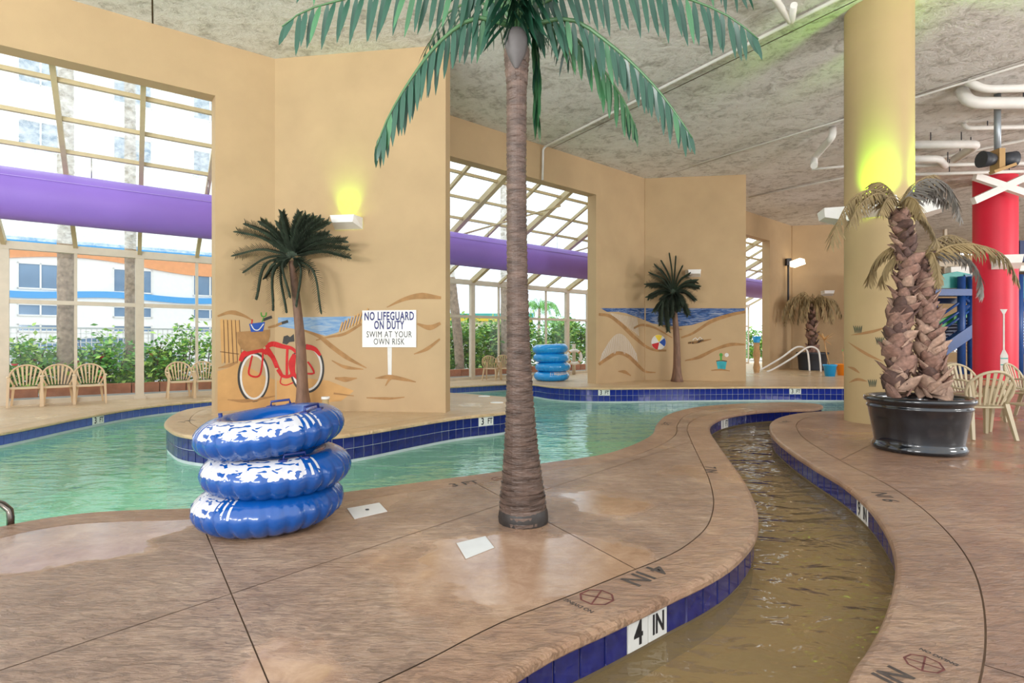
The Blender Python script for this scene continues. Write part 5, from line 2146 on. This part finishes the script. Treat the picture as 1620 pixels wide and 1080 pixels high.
# ------------------------------------------------------------------ life ring on a post
q = fl(908, 592, LOW)
t_ = thing('life_ring_post', 'white post by the glass wall holding a life ring', 'post', q)
MB().tube([q, q + ZUP * 1.25], .07, 10).build('post', M['frame'], t_)
MB().tube([q + ZUP * 1.05 + V((-.0, -.1, 0)), q + ZUP * 1.05 + V((0, -.2, .0))], .02, 6).build('hook', M['steel'], t_)
lr = thing('life_ring', 'white life ring hanging on the post beside the far ring stack', 'life ring', q + V((0, -.16, .72)))
pts = [q + V((math.cos(a) * .27, -.17, .72 + math.sin(a) * .27)) for a in [2 * PI * i / 28 for i in range(28)]]
MB().tube(pts, .065, 10, closed=True).build('ring_body', M['white'], lr)
for a in (.78, 2.36, 3.93, 5.5):
    c = q + V((math.cos(a) * .27, -.17, .72 + math.sin(a) * .27))
    tg = V((-math.sin(a), 0, math.cos(a)))
    MB().tube([c - tg * .03, c + tg * .03], .069, 10).build('band', M['p_sand'], lr)
# tiki-like post with a blue bucket seen through the far opening
q = fl(1197, 589)
t_ = thing('tiki_post', 'carved wooden post with a blue bucket on top in the far opening', 'post', q)
MB().lathe([(.10, 0), (.13, .2), (.09, .4), (.14, .7), (.10, .95), (.12, 1.15), (.0, 1.16)], 14, q).build('carved_post', M['p_brown2'], t_)
MB().lathe([(.11, 1.16), (.16, 1.40), (.14, 1.40), (.10, 1.2)], 14, q).build('bucket', M['cyanpot'], t_)

# ------------------------------------------------------------------ water play tower behind the red column
ty = 21.0
tw = thing('play_tower', 'blue steel water play tower with green panels and teal slide box', 'play tower', (16.0, ty, 0))


def A(px, py, y=ty):
    return at(px, py, y)


for px, y in ((1478, ty + 1.5), (1521, ty), (1537, ty), (1612, ty - .6), (1632, ty + 1)):
    p = A(px, 470, y)
    MB().tube([V((p.x, p.y, 0)), V((p.x, p.y, 3.6))], .13, 12).build('post', M['blue'], tw)
MB().bar(A(1468, 463), A(1545, 463), .5, .24).build('platform_beam', M['blue'], tw)
MB().bar(A(1468, 476, ty + .8), A(1545, 476, ty + .8), .3, .2).build('rear_beam', M['navy'], tw)
MB().bar(A(1486, 556), A(1550, 512), .3, .40).build('stair_stringer', M['blue'], tw)
MB().bar(A(1482, 535, ty + 1.1), A(1550, 492, ty + 1.1), .2, .35).build('stair_stringer', M['navy'], tw)
for i in range(9):
    p = A(1486, 552).lerp(A(1550, 508), i / 8) + V((0, .55, .1))
    MB().box(p, (.34, 1.0, .06)).build('tread', M['navy'], tw)
for dy in (0, -10, -24):
    MB().tube([A(1484, 526 + dy), A(1550, 480 + dy)], .05, 8).build('stair_rail', M['blue'], tw)
MB().tube([A(1525, 470), A(1548, 490)], .07, 8).tube([A(1548, 470), A(1524, 492)], .07, 8).build('cross_brace', M['blue'], tw)
MB().extrude([A(1484, 523, ty + .3), A(1484, 508, ty + .3), A(1517, 492, ty + .3), A(1517, 508, ty + .3)], V((0, .06, 0))).build('side_panel', M['green'], tw)
MB().extrude([A(1523, 505, ty + .3), A(1523, 490, ty + .3), A(1537, 482, ty + .3), A(1537, 497, ty + .3)], V((0, .06, 0))).build('side_panel', M['green'], tw)
b = MB()
prof_ = [(-.75, 0), (-.75, .3), (-.5, .52), (0, .62), (.5, .52), (.75, .3), (.75, 0)]
p0 = A(1470, 457, ty + .6)
b.extrude([p0 + V((.75 + x, -.4, z_)) for x, z_ in prof_], V((0, 1.2, 0)))
b.build('slide_box', M['teal'], tw)
MB().extrude([p0 + V((1.0, -.46, .12)), p0 + V((1.28, -.46, .12)), p0 + V((1.28, -.46, .48)), p0 + V((1.0, -.46, .5))], V((0, .05, 0))).build('slide_window', M['wglass'], tw)
MB().bar(A(1500, 430, ty + .9), A(1548, 428, ty + .9), .3, .35).build('awning', M['white'], tw)
MB().bar(A(1606, 398, ty), A(1650, 398, ty), .4, .75).build('upper_panel', M['navy'], tw)
MB().bar(A(1606, 425, ty), A(1650, 425, ty), .4, .2).build('rail_panel', M['white'], tw)
MB().bar(A(1606, 455, ty), A(1650, 455, ty), .4, .8).build('lower_panel', M['teal'], tw)
MB().tube([A(1600, 495), A(1650, 470)], .16, 8).tube([A(1600, 565), A(1650, 540)], .10, 8).build('slide_rail', M['blue'], tw)
# soffit beams of the far room
sf = struct(MB().box((22.5, 26.2, 4.75), (13, .3, .25)).build('trim_soffit', M['frame']))
MB().box((22.5, 26.5, 4.35), (13, .3, .45)).build('dark_beam', M['core'], sf)
MB().box((22.5, 26.2, 3.9), (13, .35, .2)).build('beam', M['frame'], sf)
for i in range(5):
    MB().box((17.5 + i * 2.4, 26.15, 5.1), (.12, .12, 2.6)).build('strut', M['frame'], sf)
# crossed white braces near the red column's head
t_ = thing('ceiling_brace', 'crossed white braces in front of the red column head', 'brace', A(1590, 300, 16.6))
for p, q in (((1540, 318), (1640, 272)), ((1542, 279), (1640, 312))):
    MB().bar(A(p[0], p[1], 16.6), A(q[0], q[1], 16.8), .14, .2).build('brace', M['white'], t_)

# ================================================================== OUTSIDE
UB, NB = V((.79, .614, 0)).normalized(), V((-.614, .79, 0)).normalized()


def BP(s, n, z=0.0):
    return UB * s + NB * n + ZUP * z


def bs(px, n):
    q = (px - CXP) / FPX
    return n * (-NB.x + NB.y * q) / (UB.x - UB.y * q)


RB = Matrix((UB, NB, ZUP)).transposed()
GZ = -0.22
hotel = thing('hotel_building', 'white hotel with orange and blue bands across the street', 'building', BP(0, 36, GZ))
NF = 36.0


def bbox_(b, s0, s1, n0, n1, z0, z1, m=0):
    return b.box(BP((s0 + s1) / 2, (n0 + n1) / 2, (z0 + z1) / 2), (s1 - s0, n1 - n0, z1 - z0), RB, m)


bbox_(MB(), -16, 14, NF, NF + 12, GZ, 27).build('wall', M['facade'], hotel)
b = MB()
N_ = 80
for i in range(N_):
    s0, s1 = -16 + 30 * i / N_, -16 + 30 * (i + 1) / N_
    lo = lambda s: 5.12 + .28 * math.sin(s * .55 + 1.4)
    q = [BP(s0, NF - .08, lo(s0)), BP(s1, NF - .08, lo(s1)), BP(s1, NF - .08, 5.95), BP(s0, NF - .08, 5.95)]
    b.extrude(q, NB * .1)
b.build('orange_band', M['orange'], hotel)
bbox_(MB(), -16, 14, NF - .12, NF + .02, 5.95, 6.2).build('blue_cornice', M['skyblue'], hotel)
b = MB()
for i in range(60):
    s0, s1 = -16 + 30 * i / 60, -16 + 30 * (i + 1) / 60
    f = lambda s: 3.36 + .08 * math.sin(s * .9)
    b.extrude([BP(s0, NF - .1, f(s0)), BP(s1, NF - .1, f(s1)), BP(s1, NF - .1, f(s1) + .32), BP(s0, NF - .1, f(s0) + .32)], NB * .12)
b.build('blue_band', M['skyblue'], hotel)


def win(s0, s1, z0, z1, two=True, curtain=None):
    w_ = MB()
    e = .07
    for a in ((s0, s1, z0, z0 + e), (s0, s1, z1 - e, z1), (s0, s0 + e, z0, z1), (s1 - e, s1, z0, z1)) + ((((s0 + s1) / 2 - e / 2, (s0 + s1) / 2 + e / 2, z0, z1),) if two else ()):
        bbox_(w_, a[0], a[1], NF - .06, NF + .05, a[2], a[3])
    o = w_.build('window', M['white'], hotel)
    bbox_(MB(), s0 + .02, s1 - .02, NF - .02, NF + .01, z0 + .02, z1 - .02).build('pane', curtain or M['wglass'], o)


for s0 in (-9.2, -5.6, -2.0, 1.75, 5.4, 9.0):
    s1 = s0 + 1.75
    win(s0, s1, 3.72, 5.0)
    win(s0, s1, 2.42, 3.02, True)
    win(s0, s1, 1.65, 2.05, True)
    for z0 in (7.2, 10.4, 13.6, 16.8, 20.0, 23.2):
        win(s0, s1, z0, z0 + 1.5)
# low pavilion behind the hedge in the middle view
pv = at(760, 512, 48)
pav = thing('pavilion', 'low cream building with teal roof edge beyond the hedge', 'building', V((pv.x, pv.y, GZ)))
MB().box((pv.x - 4, 49, 1.3), (16, 4, 3.0)).build('wall', M['facade'], pav)
MB().box((pv.x - 4, 48.6, 2.95), (16.6, 5.2, .28)).build('cornice', M['p_yellow'], pav)
MB().box((pv.x - 4, 48.6, 3.25), (16.8, 5.4, .34)).build('roof_edge', M['teal'], pav)
for i in range(5):
    f = MB().box((pv.x - 9.5 + i * 2.6, 46.98, 1.7), (1.3, .1, 1.0)).build('window', M['white'], pav)
    MB().box((pv.x - 9.5 + i * 2.6, 46.94, 1.7), (1.1, .1, .8)).build('pane', M['wglass'], f)

# fence along the street
fz = 1.62
fence = thing('lattice_fence', 'white lattice fence between the hedge and the street', 'fence', BP(0, 20.6, GZ))
for i in range(11):
    s = -7.5 + i * 1.9
    bbox_(MB(), s - .035, s + .035, 20.56, 20.64, GZ, fz).build('post', M['fence'], fence)
bbox_(MB(), -7.5, 11.5, 20.57, 20.63, fz - .05, fz).build('rail', M['fence'], fence)
bbox_(MB(), -7.5, 11.5, 20.57, 20.63, .15, .2).build('rail', M['fence'], fence)
b = MB()
for i in range(150):
    s = -7.5 + i * .127
    bbox_(b, s - .011, s + .011, 20.59, 20.61, .2, fz)
for i in range(10):
    z_ = .3 + i * .127
    bbox_(b, -7.5, 11.5, 20.59, 20.61, z_ - .011, z_ + .011)
o = b.build('lattice', M['white'], fence)
o['kind'] = 'stuff'

# brick curb of the planting bed: separate blocks
brick_me = MB().box((0, 0, 0), (.58, .28, .24)).mesh('block', M['brick'])
for nm, lab, O_, u_, n_, cnt in (('planting_curb', 'brick curb of the bed behind the left chairs', GA - UG * 7 - inn1 * .95, UG, -inn1, 17), ('planting_curb', 'brick curb of the bed behind the middle glass', GV + U2 * .2 + N2 * .95, U2, N2, 34)):
    t_ = thing(nm, lab, 'curb', O_ + ZUP * GZ)
    ang = math.atan2(u_.y, u_.x)
    for i in range(cnt):
        o = bpy.data.objects.new('block', brick_me)
        COL.objects.link(o)
        o.parent = t_
        o.matrix_parent_inverse = WM[t_.name].inverted()
        p = O_ + u_ * (.6 * i)
        o.location = (p.x, p.y, GZ + .12 + .15)
        o.rotation_euler = (0, 0, ang)
    bb = MB()
    R_ = Matrix((u_, V((-u_.y, u_.x, 0)), ZUP)).transposed()
    bb.box(O_ + u_ * (.3 * (cnt - 1)) + V((0, 0, GZ + .075)), (.6 * cnt, .34, .15), R_).build('footing', M['asphalt'], t_)

# shrubs
def shrub(label, c, w, d, h, n, seed, bright=.3, flowers=0, size=.12, group='flowering shrubs outside the glass', low=.12):
    rnd = random.Random(seed)
    t_ = thing('shrub', label, 'shrub', c, 0, group)
    b = MB()
    stems = MB()
    for i in range(6):
        e = c + V((rnd.uniform(-.4, .4) * w, rnd.uniform(-.4, .4) * d, h * rnd.uniform(.6, .95)))
        stems.tube([c + V((rnd.uniform(-.1, .1), rnd.uniform(-.1, .1), 0)), c.lerp(e, .5) + V((rnd.uniform(-.1, .1), 0, .05)), e], [.02, .014, .006], 5)
    stems.build('stem', M['core'], t_)
    cl_ = [V((rnd.uniform(-.38, .38) * w, rnd.uniform(-.35, .35) * d, h * rnd.uniform(.15, .88))) for _ in range(14)]
    for i in range(n):
        k = cl_[rnd.randrange(14)]
        p = c + k + V((rnd.gauss(0, .14) * w, rnd.gauss(0, .14) * d, rnd.gauss(0, .11) * h))
        if p.z < c.z + low:
            continue
        a, e = rnd.uniform(0, 6.28), rnd.uniform(-.6, .9)
        D = V((math.cos(a) * math.cos(e), math.sin(a) * math.cos(e), math.sin(e)))
        X = D.cross(V((rnd.uniform(-1, 1), rnd.uniform(-1, 1), 1))).normalized()
        s = size * rnd.uniform(.7, 1.3)
        Z = X.cross(D)
        b.add([p, p + D * s * .5 + X * s * .28 + Z * s * .06, p + D * s, p + D * s * .5 - X * s * .28 + Z * s * .06], [(0, 1, 2, 3)], 1 if rnd.random() < bright else 0)
    o = b.build('foliage', [M['hedge'], M['hedge2']], t_)
    o['kind'] = 'stuff'
    for i in range(flowers):
        k = cl_[rnd.randrange(14)]
        p = c + V((k.x * 1.1, -abs(k.y) - .25 * d, k.z))
        MB().lathe([(0, .0), (.05, .02), (.075, .06), (.03, .05), (0, .03)], 8, p).build('flower', M['flower'], t_)


spots = [(30, 18.0, 1.35, 1), (75, 18.3, 1.05, 2), (140, 18.2, 1.45, 2), (185, 18.0, 1.25, 1), (240, 18.2, 1.2, 0), (285, 18.1, 1.6, 1), (328, 18.0, 1.75, 0), (372, 18.2, 1.7, 0)]
lb = ['bushy shrub at the left edge behind the first chair', 'low loose shrub behind the second chair', 'leafy shrub between the two left palm trunks', 'red-flowered shrub left of the second palm trunk', 'loose shrub right of the second palm trunk', 'tall shrub behind the two right chairs', 'tall shrub beside the bicycle pier', 'shrub tucked behind the bicycle pier']
for (px, nn, h, fw), lab in zip(spots, lb):
    p = BP(bs(px, nn), nn, GZ)
    shrub(lab, p, 1.5, .8, h + .3, 900, int(px), .35, fw, .15, 'flowering shrubs behind the left chairs')


def n2s(px, n):
    q = (px - CXP) / FPX
    return n * (-N2.x + N2.y * q) / (U2.x - U2.y * q)


lb2 = ['dense green hedge shrub left of the middle post', 'dense green hedge shrub right of the left outdoor palm', 'dense green hedge shrub behind the sideways chair', 'dense hedge shrub behind the palm trunk', 'yellow-green hedge shrub behind the far ring stack', 'dense hedge shrub above the far ring stack', 'bright hedge shrub beside the life ring', 'dense hedge shrub next to the middle wall', 'dense hedge shrub in the far opening']
for px, lab in zip((690, 722, 762, 800, 838, 872, 905, 938, 1196), lb2):
    n = 18.9 + (.25 if px % 2 else -.1)
    s = n2s(px, n)
    p = U2 * s + N2 * n + ZUP * GZ
    shrub(lab, p, 2.0, 1.3, 2.35, 2300, px, .42, 0, .19, 'dense hedge behind the middle glass')

# outdoor palms
def outdoor_palm(label, p, h, r, lean, seed, fronds=14):
    rnd = random.Random(seed)
    t_ = thing('outdoor_palm', label, 'palm tree', p, 0, 'palms outside the glass')
    P = [p + V((lean * (z_ / h) ** 1.5, 0, z_)) for z_ in [h * i / 30 for i in range(31)]]
    rs = [r * (1.12 - .2 * i / 30) * (1.0 if i % 2 else 1.07) for i in range(31)]
    MB().tube(P, rs, 14).build('trunk', M['ptrunk'], t_)
    for i in range(fronds):
        a = i * 2.4
        d = V((math.cos(a), math.sin(a), 0))
        up = rnd.uniform(.2, 1.1)
        c = P[-1]
        pa = crom([c, c + d * .8 + ZUP * up, c + d * 1.7 + ZUP * up * .7, c + d * 2.3 + ZUP * (up * .2 - .8)], .15)
        fr = spine(MB(), pa, .04, .01, 5).build('frond', M['hedge'], t_)
        lv = joined_leaves(leaf_mats(pa, 16, .7, .06, .8, .5, .4, rnd)).build('leaflets', M['hedge'], fr)
        lv['kind'] = 'stuff'


outdoor_palm('stout grey palm trunk behind the second left chair', BP(bs(104, 17.9), 17.9, GZ), 14.5, .155, .0, 1)
outdoor_palm('slimmer palm trunk left of the second glazing post', BP(bs(207, 18.6), 18.6, GZ), 14.0, .125, -.05, 2)
s = n2s(728, 17.7)
outdoor_palm('curved palm trunk left of the middle glazing post', U2 * s + N2 * 17.7 + ZUP * GZ, 13.0, .16, -2.2, 3)
s = n2s(799, 18.0)
outdoor_palm('palm trunk glimpsed left of the big indoor palm', U2 * s + N2 * 18.0 + ZUP * GZ, 13.5, .16, -.1, 4)
outdoor_palm('small distant palm in the sky right of the big trunk', V(((852 - CXP) / FPX * 62, 62, GZ)), 4.9, .16, .1, 5)
outdoor_palm('tiny distant palm beyond the hedge right of centre', V(((884 - CXP) / FPX * 70, 70, GZ)), 3.4, .16, .1, 6)


# parked cars
def car(label, c, u, m_, L=4.5, Wc=1.8, H=1.6):
    t_ = thing('parked_car', label, 'car', c, 0, 'cars parked on the street')
    n = V((-u.y, u.x, 0))
    def Q(x, y, z_):
        return c + u * x + n * y + ZUP * z_
    side = [(-L / 2, .35), (-L / 2, .85), (-L * .40, .98), (-L * .30, H * .93), (-L * .05, H), (L * .12, H * .95), (L * .26, 1.02), (L * .47, .86), (L / 2, .6), (L / 2, .35)]
    MB().extrude([Q(x, -Wc / 2, z_) for x, z_ in side], n * Wc).build('body', m_, t_)
    for y in (-Wc / 2 - .012, Wc / 2 + .004):
        for x0, x1, x2, x3 in ((-L * .285, -L * .06, -L * .06, -L * .35), (-L * .04, L * .10, L * .22, -L * .04)):
            MB().extrude([Q(x0, y, H * .9), Q(x1, y, H * .93), Q(x2, y, 1.03), Q(x3, y, 1.03)], n * .01).build('side_window', M['wglass'], t_)
    MB().extrude([Q(L * .128, -Wc * .42, H * .93), Q(L * .262, -Wc * .45, 1.03), Q(L * .262, Wc * .45, 1.03), Q(L * .128, Wc * .42, H * .93)], u * .012 + ZUP * .01).build('windscreen', M['wglass'], t_)
    for x in (-L * .31, L * .32):
        for y in (-Wc / 2, Wc / 2 - .2):
            MB().tube([Q(x, y, .33), Q(x, y + .2, .33)], .33, 18).build('wheel', M['rubber'], t_)


car('blue-grey car parked behind the hedge right of the first palm trunk', BP(bs(185, 26), 26, GZ), UB, M['carpaint'])
car('silver car parked behind the fence at the left', BP(bs(45, 31), 31, GZ), -UB, M['carpaint2'], H=1.45)
